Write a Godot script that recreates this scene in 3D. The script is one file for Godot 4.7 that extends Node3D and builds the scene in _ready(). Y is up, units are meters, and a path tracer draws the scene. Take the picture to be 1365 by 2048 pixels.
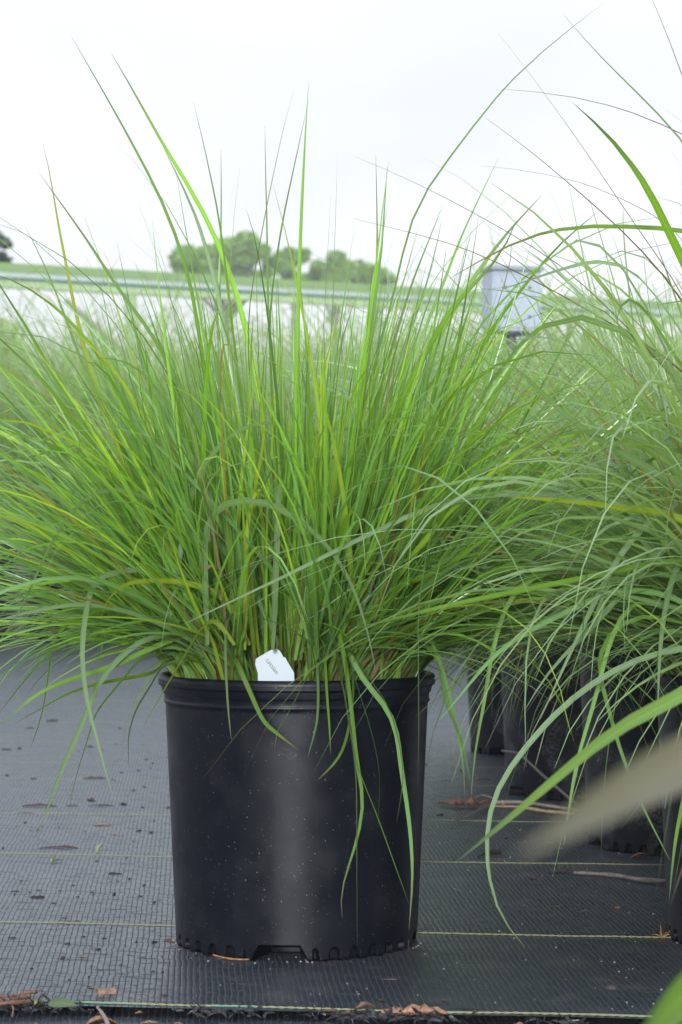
extends Node3D
# Potted ornamental grasses on a nursery's black ground fabric, overcast day.
# Positions are metres. spot(px, py, depth) turns a point of the photograph and a distance
# into a place in the world; every thing then has its own real distance, size and thickness.

const EYE := 0.557          # camera height
const LENS := 5000.0        # focal length in photograph pixels
const HORIZON := 1050.0
const POT_H := 0.359
const SOIL := 0.325

var rng := RandomNumberGenerator.new()
var mats := {}
var names := {}

class Buf:
	var v := PackedVector3Array()
	var n := PackedVector3Array()
	var uv := PackedVector2Array()
	var c := PackedColorArray()
	var i := PackedInt32Array()

	func vert(p: Vector3, nn: Vector3, t: Vector2, col: Color) -> int:
		v.append(p); n.append(nn); uv.append(t); c.append(col)
		return v.size() - 1

	func tri(a: int, b: int, d: int) -> void:
		i.append(a); i.append(b); i.append(d)

	func quad(a: int, b: int, d: int, e: int) -> void:
		tri(a, b, d); tri(a, d, e)

	# a grass blade: a folded ribbon along pts, three vertices to a ring
	func blade(pts: PackedVector3Array, width: float, roll: float, twist: float, fold: float, az: Vector3, c0: Color, c1: Color, c2: Color, taper: float = 2.0) -> void:
		var m := pts.size()
		var first := v.size()
		for k in m:
			var s := float(k) / (m - 1)
			var t := (pts[mini(k + 1, m - 1)] - pts[maxi(k - 1, 0)]).normalized()
			var side := az - t * az.dot(t)
			if side.length() < 0.05:
				side = t.cross(Vector3(0.3, 0.9, 0.2))
			side = side.normalized()
			var nn := side.cross(t).normalized()
			var a := roll + twist * s
			var sd := side * cos(a) + nn * sin(a)
			var nm := sd.cross(t).normalized()
			var w := width * 0.5 * minf(1.0, 0.55 + s * 3.0) * (1.0 - pow(s, taper)) + 0.00015
			var col := c0.lerp(c1, minf(s * 3.0, 1.0)) if s < 0.8 else c1.lerp(c2, (s - 0.8) / 0.2)
			var lift := nm * (w * fold)
			vert(pts[k] + sd * w + lift, (nm - sd * fold * 0.7).normalized(), Vector2(0, s * 4.0), col)
			vert(pts[k], nm, Vector2(0.5, s * 4.0), col)
			vert(pts[k] - sd * w + lift, (nm + sd * fold * 0.7).normalized(), Vector2(1, s * 4.0), col)
		for k in m - 1:
			var q := first + k * 3
			quad(q, q + 3, q + 4, q + 1)
			quad(q + 1, q + 4, q + 5, q + 2)

	# a tapered tube along pts
	func tube(pts: PackedVector3Array, radii: PackedFloat32Array, sides: int, col: Color, cap: bool = true) -> void:
		var first := v.size()
		var m := pts.size()
		var ref := Vector3(0.31, 0.87, 0.4)
		for k in m:
			var t := (pts[mini(k + 1, m - 1)] - pts[maxi(k - 1, 0)]).normalized()
			var a := t.cross(ref)
			if a.length() < 0.1:
				a = t.cross(Vector3(1, 0.1, 0))
			a = a.normalized()
			var b := t.cross(a)
			for j in sides:
				var w := TAU * j / sides
				var d := a * cos(w) + b * sin(w)
				vert(pts[k] + d * radii[k], d, Vector2(float(j) / sides * 2.0, k * 0.5), col)
		for k in m - 1:
			for j in sides:
				var q := first + k * sides
				var j2 := (j + 1) % sides
				quad(q + j, q + j2, q + sides + j2, q + sides + j)
		if cap:
			for e in 2:
				var at := 0 if e == 0 else m - 1
				var t := (pts[1] - pts[0]).normalized() * -1.0 if e == 0 else (pts[m - 1] - pts[m - 2]).normalized()
				var mid := vert(pts[at], t, Vector2.ZERO, col)
				for j in sides:
					var j2 := (j + 1) % sides
					var p := first + at * sides
					if e == 0:
						tri(mid, p + j2, p + j)
					else:
						tri(mid, p + j, p + j2)

	func box(o: Vector3, x: Vector3, y: Vector3, z: Vector3, col: Color) -> void:
		for f in 6:
			var a: Vector3 = [x, x, y, y, z, z][f] * (1.0 if f % 2 == 0 else -1.0)
			var b: Vector3 = [y, z, z, x, x, y][f]
			var d: Vector3 = [z, y, x, z, y, x][f]
			var nn := a.normalized()
			var q := v.size()
			vert(o + a - b - d, nn, Vector2(0, 0), col)
			vert(o + a + b - d, nn, Vector2(1, 0), col)
			vert(o + a + b + d, nn, Vector2(1, 1), col)
			vert(o + a - b + d, nn, Vector2(0, 1), col)
			quad(q, q + 1, q + 2, q + 3)

	func mesh(m: Material) -> ArrayMesh:
		# every triangle turns its front to the side its normals point to
		for k in range(0, i.size(), 3):
			var p := v[i[k]]
			if (v[i[k + 2]] - p).cross(v[i[k + 1]] - p).dot(n[i[k]] + n[i[k + 1]] + n[i[k + 2]]) < 0.0:
				var e := i[k + 1]
				i[k + 1] = i[k + 2]
				i[k + 2] = e
		var arr := []
		arr.resize(Mesh.ARRAY_MAX)
		arr[Mesh.ARRAY_VERTEX] = v
		arr[Mesh.ARRAY_NORMAL] = n
		arr[Mesh.ARRAY_TEX_UV] = uv
		arr[Mesh.ARRAY_COLOR] = c
		arr[Mesh.ARRAY_INDEX] = i
		var am := ArrayMesh.new()
		am.add_surface_from_arrays(Mesh.PRIMITIVE_TRIANGLES, arr)
		am.surface_set_material(0, m)
		return am


# ------------------------------------------------------------------ helpers
func spot(px: float, py: float, z: float) -> Vector3:
	return Vector3((px - 682.5) / LENS * z, EYE + (HORIZON - py) / LENS * z, -z)

func ground_depth(py: float) -> float:
	return EYE * LENS / (py - HORIZON)

func on_ground(px: float, py: float) -> Vector3:
	var z := ground_depth(py)
	return Vector3((px - 682.5) / LENS * z, 0.0, -z)

func numbered(called: String) -> String:
	var k: int = names.get(called, 0)
	names[called] = k + 1
	return called if k == 0 else "%s_%03d" % [called, k]

func part(called: String, m: Mesh, parent: Node3D) -> MeshInstance3D:
	var o := MeshInstance3D.new()
	o.name = called
	o.mesh = m
	parent.add_child(o, true)
	return o

func tag(o: Node, label: String, category: String, group: String = "") -> void:
	o.set_meta("label", label)
	o.set_meta("category", category)
	if group != "":
		o.set_meta("group", group)

func thing(called: String, at: Vector3, label: String, category: String, group: String = "") -> Node3D:
	var o := Node3D.new()
	o.name = numbered(called)
	add_child(o, true)
	o.position = at
	o.set_meta("kind", "thing")
	tag(o, label, category, group)
	return o

func single(called: String, m: Mesh, at: Vector3, label: String, category: String, group: String = "") -> MeshInstance3D:
	var o := MeshInstance3D.new()
	o.name = numbered(called)
	o.mesh = m
	add_child(o, true)
	o.position = at
	tag(o, label, category, group)
	return o

func setting(called: String, m: Mesh) -> MeshInstance3D:
	var o := MeshInstance3D.new()
	o.name = called
	o.mesh = m
	add_child(o, true)
	o.set_meta("kind", "structure")
	return o

func srgb(r: float, g: float, b: float) -> Color:
	return Color(r, g, b).linear_to_srgb()

func smooth_line(q: Array, count: int) -> PackedVector3Array:
	var out := PackedVector3Array()
	var total := 0.0
	var cum := [0.0]
	for k in q.size() - 1:
		total += (q[k + 1] - q[k]).length()
		cum.append(total)
	var seg := 0
	for k in count:
		var d := total * k / (count - 1)
		while seg < q.size() - 2 and cum[seg + 1] < d:
			seg += 1
		var t: float = clampf((d - cum[seg]) / maxf(cum[seg + 1] - cum[seg], 1e-6), 0.0, 1.0)
		var p0: Vector3 = q[maxi(seg - 1, 0)]
		var p1: Vector3 = q[seg]
		var p2: Vector3 = q[seg + 1]
		var p3: Vector3 = q[mini(seg + 2, q.size() - 1)]
		out.append(p1.cubic_interpolate(p2, p0, p3, t))
	return out


# ------------------------------------------------------------------ materials
func make_materials() -> void:
	# leaf: faint parallel veins and a paler midrib
	var im := Image.create(32, 64, false, Image.FORMAT_RGB8)
	for y in 64:
		for x in 32:
			var u := (x + 0.5) / 32.0
			var vein := 0.5 + 0.5 * cos(u * TAU * 5.0)
			var g := 0.86 + 0.12 * vein + 0.03 * sin(y * 1.7 + x)
			if absf(u - 0.5) < 0.06:
				g = 1.0
			im.set_pixel(x, y, Color(g, g, g))
	var leaf := StandardMaterial3D.new()
	leaf.resource_name = "grass_leaf"
	leaf.vertex_color_use_as_albedo = true
	leaf.albedo_texture = ImageTexture.create_from_image(im)
	leaf.roughness = 0.33
	leaf.metallic_specular = 0.71
	leaf.backlight_enabled = true
	leaf.backlight = srgb(1.0, 1.0, 0.4)
	mats.leaf = leaf

	var stalk := StandardMaterial3D.new()
	stalk.resource_name = "dry_stalk"
	stalk.vertex_color_use_as_albedo = true
	stalk.roughness = 0.7
	mats.stalk = stalk

	# pot plastic with sand specks and dried splash marks
	for kind in 2:
		var w := 1024
		var h := 512
		var pim := Image.create(w, h, false, Image.FORMAT_RGB8)
		var noise := FastNoiseLite.new()
		noise.seed = 11 + kind
		noise.frequency = 0.012
		noise.fractal_octaves = 4
		for y in h:
			for x in w:
				var f := noise.get_noise_2d(x, y * 0.6)
				var dust := 0.0
				if kind == 1:
					dust = clampf(f * 1.6 + 0.1, 0.0, 1.0) * 0.05
					dust *= clampf(0.6 + noise.get_noise_2d(x * 9.0, y * 9.0) * 1.5, 0.0, 1.4)
				else:
					dust = clampf(f * 1.2 - 0.15, 0.0, 1.0) * 0.008
				pim.set_pixel(x, y, srgb(0.0020 + dust, 0.0026 + dust, 0.0052 + dust * 0.95))
		rng.seed = 71 + kind
		for k in 4200:
			var x := rng.randi() % w
			var y := rng.randi() % h
			var b := rng.randf()
			b = 0.02 + 0.30 * b * b * b * b
			var col := srgb(b, b * 0.98, b * 0.92)
			pim.set_pixel(x, y, col)
			if rng.randf() < 0.22:
				pim.set_pixel(x, mini(y + 1, h - 1), col)
			if rng.randf() < 0.06:
				pim.set_pixel(mini(x + 1, w - 1), y, col)
				for q in rng.randi() % 5:
					pim.set_pixel(x, mini(y + q, h - 1), col)
		# dried drip streaks and scuffs
		for k in 150:
			var x0 := rng.randf() * w
			var y0 := rng.randi() % h
			var down := rng.randi_range(8, 90)
			var lean := rng.randfn(0.0, 0.12)
			var g := rng.randf_range(0.004, 0.014)
			if rng.randf() < 0.25:
				lean = rng.randfn(0.0, 2.0)
				down = rng.randi_range(6, 24)
			for q in down:
				var xx := posmod(int(x0 + lean * q), w)
				var yy := mini(y0 + q, h - 1)
				if rng.randf() < 0.8:
					pim.set_pixel(xx, yy, srgb(g, g, g * 1.08))
		var rim_ := Image.create(512, 256, false, Image.FORMAT_RGB8)
		var rn := FastNoiseLite.new()
		rn.seed = 5 + kind
		rn.frequency = 0.03
		rn.fractal_octaves = 4
		for y in 256:
			for x in 512:
				var r := 0.82 + rn.get_noise_2d(x, y * 0.7) * 0.3
				rim_.set_pixel(x, y, Color(r, r, r))
		# beads of dried water: small round bumps
		var him := Image.create(1024, 512, false, Image.FORMAT_RGB8)
		him.fill(Color(0.2, 0.2, 0.2))
		for k in 900:
			var cx := rng.randi() % 1024
			var cy := rng.randi() % 512
			var rad := rng.randf_range(0.8, 3.2)
			for yy in range(-4, 5):
				for xx in range(-4, 5):
					var d := sqrt(xx * xx + yy * yy) / rad
					if d < 1.0:
						var hgt := 0.2 + 0.6 * sqrt(1.0 - d * d)
						him.set_pixel((cx + xx + 1024) % 1024, clampi(cy + yy, 0, 511), Color(hgt, hgt, hgt))
		var pot := StandardMaterial3D.new()
		pot.resource_name = "pot_plastic" if kind == 0 else "dusty_pot_plastic"
		pot.albedo_texture = ImageTexture.create_from_image(pim)
		pot.roughness = 0.5 if kind == 0 else 0.55
		pot.roughness_texture = ImageTexture.create_from_image(rim_)
		pot.metallic_specular = 0.33
		pot.heightmap_enabled = true
		pot.heightmap_texture = ImageTexture.create_from_image(him)
		pot.heightmap_scale = 0.012
		mats["pot%d" % kind] = pot

	var soil := StandardMaterial3D.new()
	soil.resource_name = "potting_soil"
	soil.albedo_color = srgb(0.035, 0.024, 0.016)
	soil.roughness = 0.95
	mats.soil = soil

	# ground fabric: flat glossy tapes with narrow, dull gaps between them that wander a little,
	# and here and there a loose cross tape; one tile is 0.48 m
	var sz := 1024
	var ribs := 64
	var mh := Image.create(sz, sz, false, Image.FORMAT_RGB8)
	var mc := Image.create(sz, sz, false, Image.FORMAT_RGB8)
	var mr := Image.create(sz, sz, false, Image.FORMAT_RGB8)
	var wob := FastNoiseLite.new()
	wob.seed = 3
	wob.frequency = 0.008
	wob.fractal_octaves = 3
	var fine := FastNoiseLite.new()
	fine.seed = 9
	fine.frequency = 0.05
	fine.fractal_octaves = 3
	var cross := PackedFloat32Array()
	cross.resize(sz * sz)
	rng.seed = 12
	for k in 420:
		var cx := rng.randi() % sz
		var cy := rng.randi() % sz
		var cl := rng.randi_range(10, 70)
		var ct := rng.randi_range(3, 9)
		var cs := rng.randf_range(0.3, 0.9)
		for yy in ct:
			for xx in cl:
				cross[((cy + yy) % sz) * sz + (cx + xx) % sz] = cs
	for y in sz:
		var ang := TAU * y / sz
		var ca := cos(ang) * 163.0
		var sa := sin(ang) * 163.0
		for x in sz:
			var shift := wob.get_noise_3d(ca, sa, x * 0.2) * 4.5
			var u := fposmod((x + shift) / 16.0, 1.0)
			var gap := clampf(1.0 - absf(u - 0.5) / 0.12, 0.0, 1.0)
			var g: float = maxf(smoothstep(0.0, 0.8, gap), cross[y * sz + x])
			var crown := 0.85 + 0.15 * cos((u - 1.0) * TAU)
			var hgt := clampf(crown * (1.0 - g) + fine.get_noise_2d(x, y) * 0.08, 0.0, 1.0)
			mh.set_pixel(x, y, Color(hgt, hgt, hgt))
			var r := clampf(lerpf(0.40, 1.0, g) + fine.get_noise_2d(x * 0.6 + 300.0, y * 0.3) * 0.12, 0.0, 1.0)
			mr.set_pixel(x, y, Color(r, r, r))
			var a := lerpf(0.020, 0.006, g) * (1.0 + 0.3 * fine.get_noise_2d(x * 2.0, y * 2.0 + 90.0))
			mc.set_pixel(x, y, srgb(a * 0.74, a * 0.96, a * 1.36))
	var mat := StandardMaterial3D.new()
	mat.resource_name = "ground_fabric"
	mat.albedo_texture = ImageTexture.create_from_image(mc)
	mat.roughness = 1.0
	mat.roughness_texture = ImageTexture.create_from_image(mr)
	mat.metallic_specular = 0.6
	mat.heightmap_enabled = true
	mat.heightmap_texture = ImageTexture.create_from_image(mh)
	mat.heightmap_scale = 0.05
	var silt := NoiseTexture2D.new()
	silt.width = 512
	silt.height = 512
	silt.seamless = true
	var sno := FastNoiseLite.new()
	sno.seed = 91
	sno.frequency = 0.013
	sno.fractal_octaves = 6
	sno.fractal_gain = 0.62
	silt.noise = sno
	var sr := Gradient.new()
	sr.offsets = PackedFloat32Array([0.0, 0.52, 0.62, 1.0])
	sr.colors = PackedColorArray([Color(0.3, 0.28, 0.25, 0.0), Color(0.3, 0.28, 0.25, 0.0), Color(0.3, 0.28, 0.25, 0.12), Color(0.36, 0.33, 0.29, 0.3)])
	silt.color_ramp = sr
	mat.detail_enabled = true
	mat.detail_albedo = silt
	mat.detail_uv_layer = BaseMaterial3D.DETAIL_UV_2
	mat.uv2_triplanar = true
	mat.uv2_world_triplanar = true
	mat.uv2_scale = Vector3.ONE * 1.3
	mats.fabric = mat

	var thread := StandardMaterial3D.new()
	thread.resource_name = "yellow_thread"
	thread.albedo_color = srgb(0.18, 0.18, 0.09)
	thread.roughness = 0.7
	mats.thread = thread
	var teal := StandardMaterial3D.new()
	teal.resource_name = "teal_thread"
	teal.albedo_color = srgb(0.05, 0.16, 0.11)
	teal.roughness = 0.7
	mats.teal = teal

	var dirt := NoiseTexture2D.new()
	dirt.width = 512
	dirt.height = 512
	dirt.seamless = true
	var dn := FastNoiseLite.new()
	dn.frequency = 0.02
	dn.fractal_octaves = 5
	dirt.noise = dn
	var dr := Gradient.new()
	dr.set_color(0, srgb(0.045, 0.075, 0.022))
	dr.set_color(1, srgb(0.12, 0.13, 0.05))
	dirt.color_ramp = dr
	var lawn := StandardMaterial3D.new()
	lawn.resource_name = "far_ground"
	lawn.albedo_texture = dirt
	lawn.uv1_triplanar = true
	lawn.uv1_world_triplanar = true
	lawn.uv1_scale = Vector3.ONE * 0.3
	lawn.roughness = 0.9
	mats.lawn = lawn

	# bark and twigs: streaky noise multiplied onto the piece's own colour
	var bn := NoiseTexture2D.new()
	bn.width = 256
	bn.height = 256
	bn.seamless = true
	var bnn := FastNoiseLite.new()
	bnn.frequency = 0.03
	bnn.fractal_octaves = 4
	bn.noise = bnn
	var br := Gradient.new()
	br.set_color(0, Color(0.45, 0.42, 0.4))
	br.set_color(1, Color(1, 1, 1))
	bn.color_ramp = br
	var bark := StandardMaterial3D.new()
	bark.resource_name = "bark"
	bark.vertex_color_use_as_albedo = true
	bark.albedo_texture = bn
	bark.uv1_triplanar = true
	bark.uv1_scale = Vector3.ONE * 18.0
	bark.roughness = 0.75
	mats.bark = bark

	var tree_leaf := StandardMaterial3D.new()
	tree_leaf.resource_name = "tree_leaf"
	tree_leaf.vertex_color_use_as_albedo = true
	tree_leaf.roughness = 0.5
	tree_leaf.backlight_enabled = true
	tree_leaf.backlight = srgb(0.7, 0.75, 0.3)
	mats.tree_leaf = tree_leaf

	for d in [["white_metal", 0.33, 0.38, 0.33, 0.5], ["olive_metal", 0.15, 0.23, 0.09, 0.6], ["shadow_teal", 0.02, 0.075, 0.07, 0.5], ["pale_green_metal", 0.28, 0.36, 0.2, 0.6], ["grey_box", 0.28, 0.31, 0.355, 0.45], ["dark_grey", 0.06, 0.065, 0.07, 0.6], ["lid_grey", 0.2, 0.22, 0.25, 0.5], ["tag_plastic", 0.16, 0.2, 0.225, 0.4], ["ink", 0.01, 0.01, 0.02, 0.6], ["brace_metal", 0.24, 0.23, 0.2, 0.7]]:
		var m := StandardMaterial3D.new()
		m.resource_name = d[0]
		m.albedo_color = srgb(d[1], d[2], d[3])
		m.roughness = d[4]
		mats[d[0]] = m


# ------------------------------------------------------------------ grass
var glaucous_sheen := 0.0  # paler grey-green leaf tint; also paints in sky sheen

func green() -> Array:
	# base, middle and tip colour of one blade (linear)
	var t := rng.randf()
	var k := rng.randf_range(0.66, 1.4)
	var mid := Color(0.19, 0.37, 0.046)
	if t < 0.40:
		mid = Color(0.17, 0.33, 0.085)
	elif t < 0.72:
		mid = Color(0.22, 0.42, 0.050)
	elif t < 0.86:
		mid = Color(0.32, 0.48, 0.045)
	mid = Color(mid.r * k, mid.g * k, mid.b * k).lerp(Color(0.31, 0.44, 0.20), glaucous_sheen)
	var base := mid.lerp(Color(0.21, 0.25, 0.09), 0.35)
	var tip := mid
	if rng.randf() < 0.3:
		tip = Color(0.13, 0.10, 0.06) if rng.randf() < 0.6 else Color(0.08, 0.13, 0.07)
	if rng.randf() < 0.014:
		mid = Color(0.34, 0.25, 0.06)
		tip = Color(0.30, 0.17, 0.06)
	elif rng.randf() < 0.012:
		mid = Color(0.30, 0.22, 0.12)
		base = mid
		tip = mid
	return [base, mid, tip]

func grow(base: Vector3, az: float, tilt: float, bend: float, length: float, segs: int, power: float, yaw: float, free_pot: bool = true) -> PackedVector3Array:
	var pts := PackedVector3Array()
	var p := base
	pts.append(p)
	for k in segs:
		var s := (k + 0.5) / segs
		var a := minf(tilt + bend * pow(s, power), 2.85)
		if free_pot and p.y < POT_H + 0.02 and Vector2(p.x, p.z).length() < 0.2:
			a = minf(a, 0.75)
		var w := az + yaw * s
		p += Vector3(sin(w) * sin(a), cos(a), cos(w) * sin(a)) * (length / segs)
		if free_pot and p.y < POT_H + 0.012 and Vector2(p.x, p.z).length() < 0.197:
			p.y = maxf(p.y, POT_H + 0.012) if Vector2(p.x, p.z).length() > 0.155 else p.y
		p.y = maxf(p.y, 0.008)
		pts.append(p)
	return pts

# one blade of a clump as a dictionary; kinds: 0 upright, 1 spreading, 2 low, 3 arching over, 4 skirt, 5 drooping
func random_blade(kind: int, size: float, segs: int = 11) -> Dictionary:
	var r := 0.135 * sqrt(rng.randf())
	var th := rng.randf() * TAU
	var base := Vector3(sin(th) * r, SOIL - 0.01, cos(th) * r)
	var az := th + rng.randfn(0.0, 0.5)
	var tilt := 0.0
	var bend := 0.0
	var length := 0.5
	var power := rng.randf_range(1.2, 2.2)
	var width := rng.randf_range(0.0032, 0.0088)
	match kind:
		0:
			tilt = absf(rng.randfn(0.0, 0.12)) + r * 1.6
			bend = rng.randf_range(-0.05, 0.35)
			length = rng.randf_range(0.28, 0.60) + (0.12 if rng.randf() < 0.22 else 0.0)
		1:
			tilt = rng.randf_range(0.30, 0.85)
			bend = rng.randf_range(0.05, 0.75)
			length = rng.randf_range(0.35, 0.66)
		2:
			tilt = rng.randf_range(0.85, 1.35)
			bend = rng.randf_range(0.1, 1.0)
			length = rng.randf_range(0.34, 0.68)
			width *= 0.8
		3:
			tilt = rng.randf_range(0.1, 0.8)
			bend = rng.randf_range(0.8, 2.35)
			length = rng.randf_range(0.5, 0.9)
		4:
			# skirt: fine leaves that lean out over the rim in every direction
			tilt = rng.randf_range(0.7, 1.3)
			bend = rng.randf_range(0.3, 1.3)
			length = rng.randf_range(0.2, 0.5)
			width = rng.randf_range(0.0022, 0.0048)
			az = th + rng.randfn(0.0, 0.9)
		5:
			# long fine leaves that droop well below the rim
			tilt = rng.randf_range(0.5, 1.2)
			bend = rng.randf_range(1.0, 2.0)
			length = rng.randf_range(0.45, 0.85)
			width = rng.randf_range(0.0024, 0.0055)
			az = th + rng.randfn(0.0, 0.7)
	var pts := grow(base, az, tilt, bend, length * size, segs, power, rng.randfn(0.0, 0.45))
	return {"pts": pts, "w": width, "roll": rng.randfn(0.0, 0.7), "twist": rng.randfn(0.0, 0.7), "fold": rng.randf_range(0.15, 0.55), "az": Vector3(cos(az), 0, -sin(az)), "c": green(), "len": length, "taper": rng.randf_range(1.3, 2.6)}

# a blade that follows a line seen in the photograph, at depths z0 to z1
func drawn_blade(o: Vector3, width_px: float, z0: float, z1: float, xy: Array, colour: int, segs: int = 22) -> Dictionary:
	var q := []
	var m := xy.size() / 2
	for k in m:
		var z := lerpf(z0, z1, float(k) / (m - 1))
		q.append(spot(xy[k * 2], xy[k * 2 + 1], z) - o)
	var raw := smooth_line(q, 61)
	for pass_no in 10:
		var last := raw.duplicate()
		for k in range(1, 60):
			raw[k] = last[k - 1] * 0.25 + last[k] * 0.5 + last[k + 1] * 0.25
	var pts := PackedVector3Array()
	for k in segs:
		pts.append(raw[mini(60, int(round(60.0 * k / (segs - 1))))])
	var flat: Vector3 = pts[segs - 1] - pts[0]
	flat.y = 0.0
	var az := flat.cross(Vector3.UP)
	if az.length() < 0.02:
		az = Vector3(0.8, 0, 0.6)
	var c := green()
	while c[1].r > c[1].g * 0.62:
		c = green()
	match colour:
		1: c = [Color(0.18, 0.28, 0.1), Color(0.19, 0.305, 0.115), Color(0.2, 0.27, 0.11)]     # glaucous
		2: c = [Color(0.28, 0.36, 0.06), Color(0.36, 0.45, 0.04), Color(0.36, 0.38, 0.06)]      # yellow-green
		3: c = [Color(0.32, 0.25, 0.15), Color(0.38, 0.31, 0.2), Color(0.36, 0.28, 0.18)]       # straw
		4: c = [Color(0.2, 0.28, 0.07), Color(0.19, 0.36, 0.035), Color(0.08, 0.12, 0.06)]       # fresh green
		5: c = [Color(0.2, 0.15, 0.06), Color(0.16, 0.085, 0.035), Color(0.12, 0.07, 0.04)]     # brown stalk
		7: c = [Color(0.2, 0.18, 0.1), Color(0.22, 0.2, 0.12), Color(0.19, 0.165, 0.12)]       # greyed, half dry
		6: c = [Color(0.18, 0.28, 0.06), Color(0.17, 0.3, 0.05), Color(0.22, 0.14, 0.06)]        # green with a brown tip
	var depth := (z0 + z1) * 0.5
	return {"pts": pts, "w": width_px / LENS * depth * 1.35, "roll": rng.randf_range(0.85, 1.25) * (1.0 if rng.randf() < 0.5 else -1.0), "twist": rng.randfn(0.0, 0.25), "fold": rng.randf_range(0.15, 0.4), "az": az.normalized(), "c": c, "len": 9.0, "taper": 4.0 if colour != 5 else 1.6}

func put_blade(b: Buf, d: Dictionary) -> void:
	var c: Array = d.c
	b.blade(d.pts, d.w, d.roll, d.twist, d.fold, d.az, c[0], c[1], c[2], d.taper)

# the blades of a plant: the largest `own` as parts, the rest as one part
func plant_blades(root: Node3D, blades: Array, own: int) -> void:
	blades.sort_custom(func(a, b): return a.len * a.w + (1.0 if a.len > 8.0 else 0.0) > b.len * b.w + (1.0 if b.len > 8.0 else 0.0))
	var rest := Buf.new()
	for k in blades.size():
		if k < own:
			var one := Buf.new()
			put_blade(one, blades[k])
			part("leaf_blade", one.mesh(mats.leaf), root)
		else:
			put_blade(rest, blades[k])
	if rest.v.size():
		var o := part("leaf_blades", rest.mesh(mats.leaf), root)
		o.set_meta("kind", "stuff")

# short stems and old sheaths that fill the foot of a clump
func stems(root: Node3D, count: int) -> void:
	var b := Buf.new()
	for k in count:
		var r := 0.15 * sqrt(rng.randf())
		var th := rng.randf() * TAU
		var az := th + rng.randfn(0.0, 0.4)
		if absf(sin(th) * r + 0.022) < 0.04 and cos(th) * r > 0.10:
			continue
		var pts := grow(Vector3(sin(th) * r, SOIL - 0.01, cos(th) * r), az, r * 4.0 + absf(rng.randfn(0, 0.15)), rng.randf_range(-0.1, 0.4), rng.randf_range(0.06, 0.17), 4, 1.3, 0.0)
		var t := rng.randf()
		var c := Color(0.16, 0.2, 0.05)
		if t < 0.35:
			c = Color(0.22, 0.15, 0.07)
		elif t < 0.5:
			c = Color(0.10, 0.055, 0.03)
		b.blade(pts, rng.randf_range(0.004, 0.008), rng.randf() * 3.0, 0.2, 0.5, Vector3(cos(az), 0, -sin(az)), c, c, Color(0.18, 0.12, 0.06), 3.0)
	var o := part("stems", b.mesh(mats.leaf), root)
	o.set_meta("kind", "stuff")


# ------------------------------------------------------------------ pots
func notch(phi: float, y: float) -> float:
	# how far the foot of the pot is pressed in at this angle (0 faces the camera) and height
	var a := rad_to_deg(phi)
	var q := fposmod(a + 7.2 + 45.0, 90.0) - 45.0          # broad openings every quarter turn
	var half := 9.5 + (0.018 - y) * 180.0
	var deep := 0.0
	if y < 0.0185 and absf(q) < half:
		deep = 0.06
	if absf(q) > 16.0:
		var s := fposmod(a + 1.5 + 5.0, 10.0) - 5.0
		if y < 0.0165 and absf(s) < 2.6 * sqrt(maxf(0.0, 1.0 - pow(y / 0.0168, 2.0))):
			deep = 0.007
	return deep

func lathe(prof: Array, seg: int, notched: bool) -> Buf:
	var b := Buf.new()
	var m := prof.size()
	for k in m:
		var p: Vector2 = prof[k]
		for j in seg + 1:
			var phi := TAU * j / seg - PI
			var r := p.x
			if notched and k > 0:
				r -= notch(phi, p.y)
			var a: Vector2 = prof[maxi(k - 1, 0)]
			var c: Vector2 = prof[mini(k + 1, m - 1)]
			var t := (c - a).normalized()
			var nr := Vector2(t.y, -t.x)
			b.vert(Vector3(sin(phi) * r, p.y, cos(phi) * r), Vector3(sin(phi) * nr.x, nr.y, cos(phi) * nr.x), Vector2(float(j) / seg, 1.0 - p.y / 0.36), Color.WHITE)
	for k in m - 1:
		for j in seg:
			var q := k * (seg + 1) + j
			b.quad(q, q + seg + 1, q + seg + 2, q + 1)
	return b

func facet(b: Buf) -> void:
	# normals from the faces, so pressed-in edges catch the light
	var acc := PackedVector3Array()
	acc.resize(b.v.size())
	for k in range(0, b.i.size(), 3):
		var p := b.v[b.i[k]]
		var nn := (b.v[b.i[k + 2]] - p).cross(b.v[b.i[k + 1]] - p)
		for e in 3:
			acc[b.i[k + e]] += nn
	for k in acc.size():
		b.n[k] = acc[k].normalized() if acc[k].length() > 1e-12 else b.n[k]

var pot_shape := {}

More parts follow.
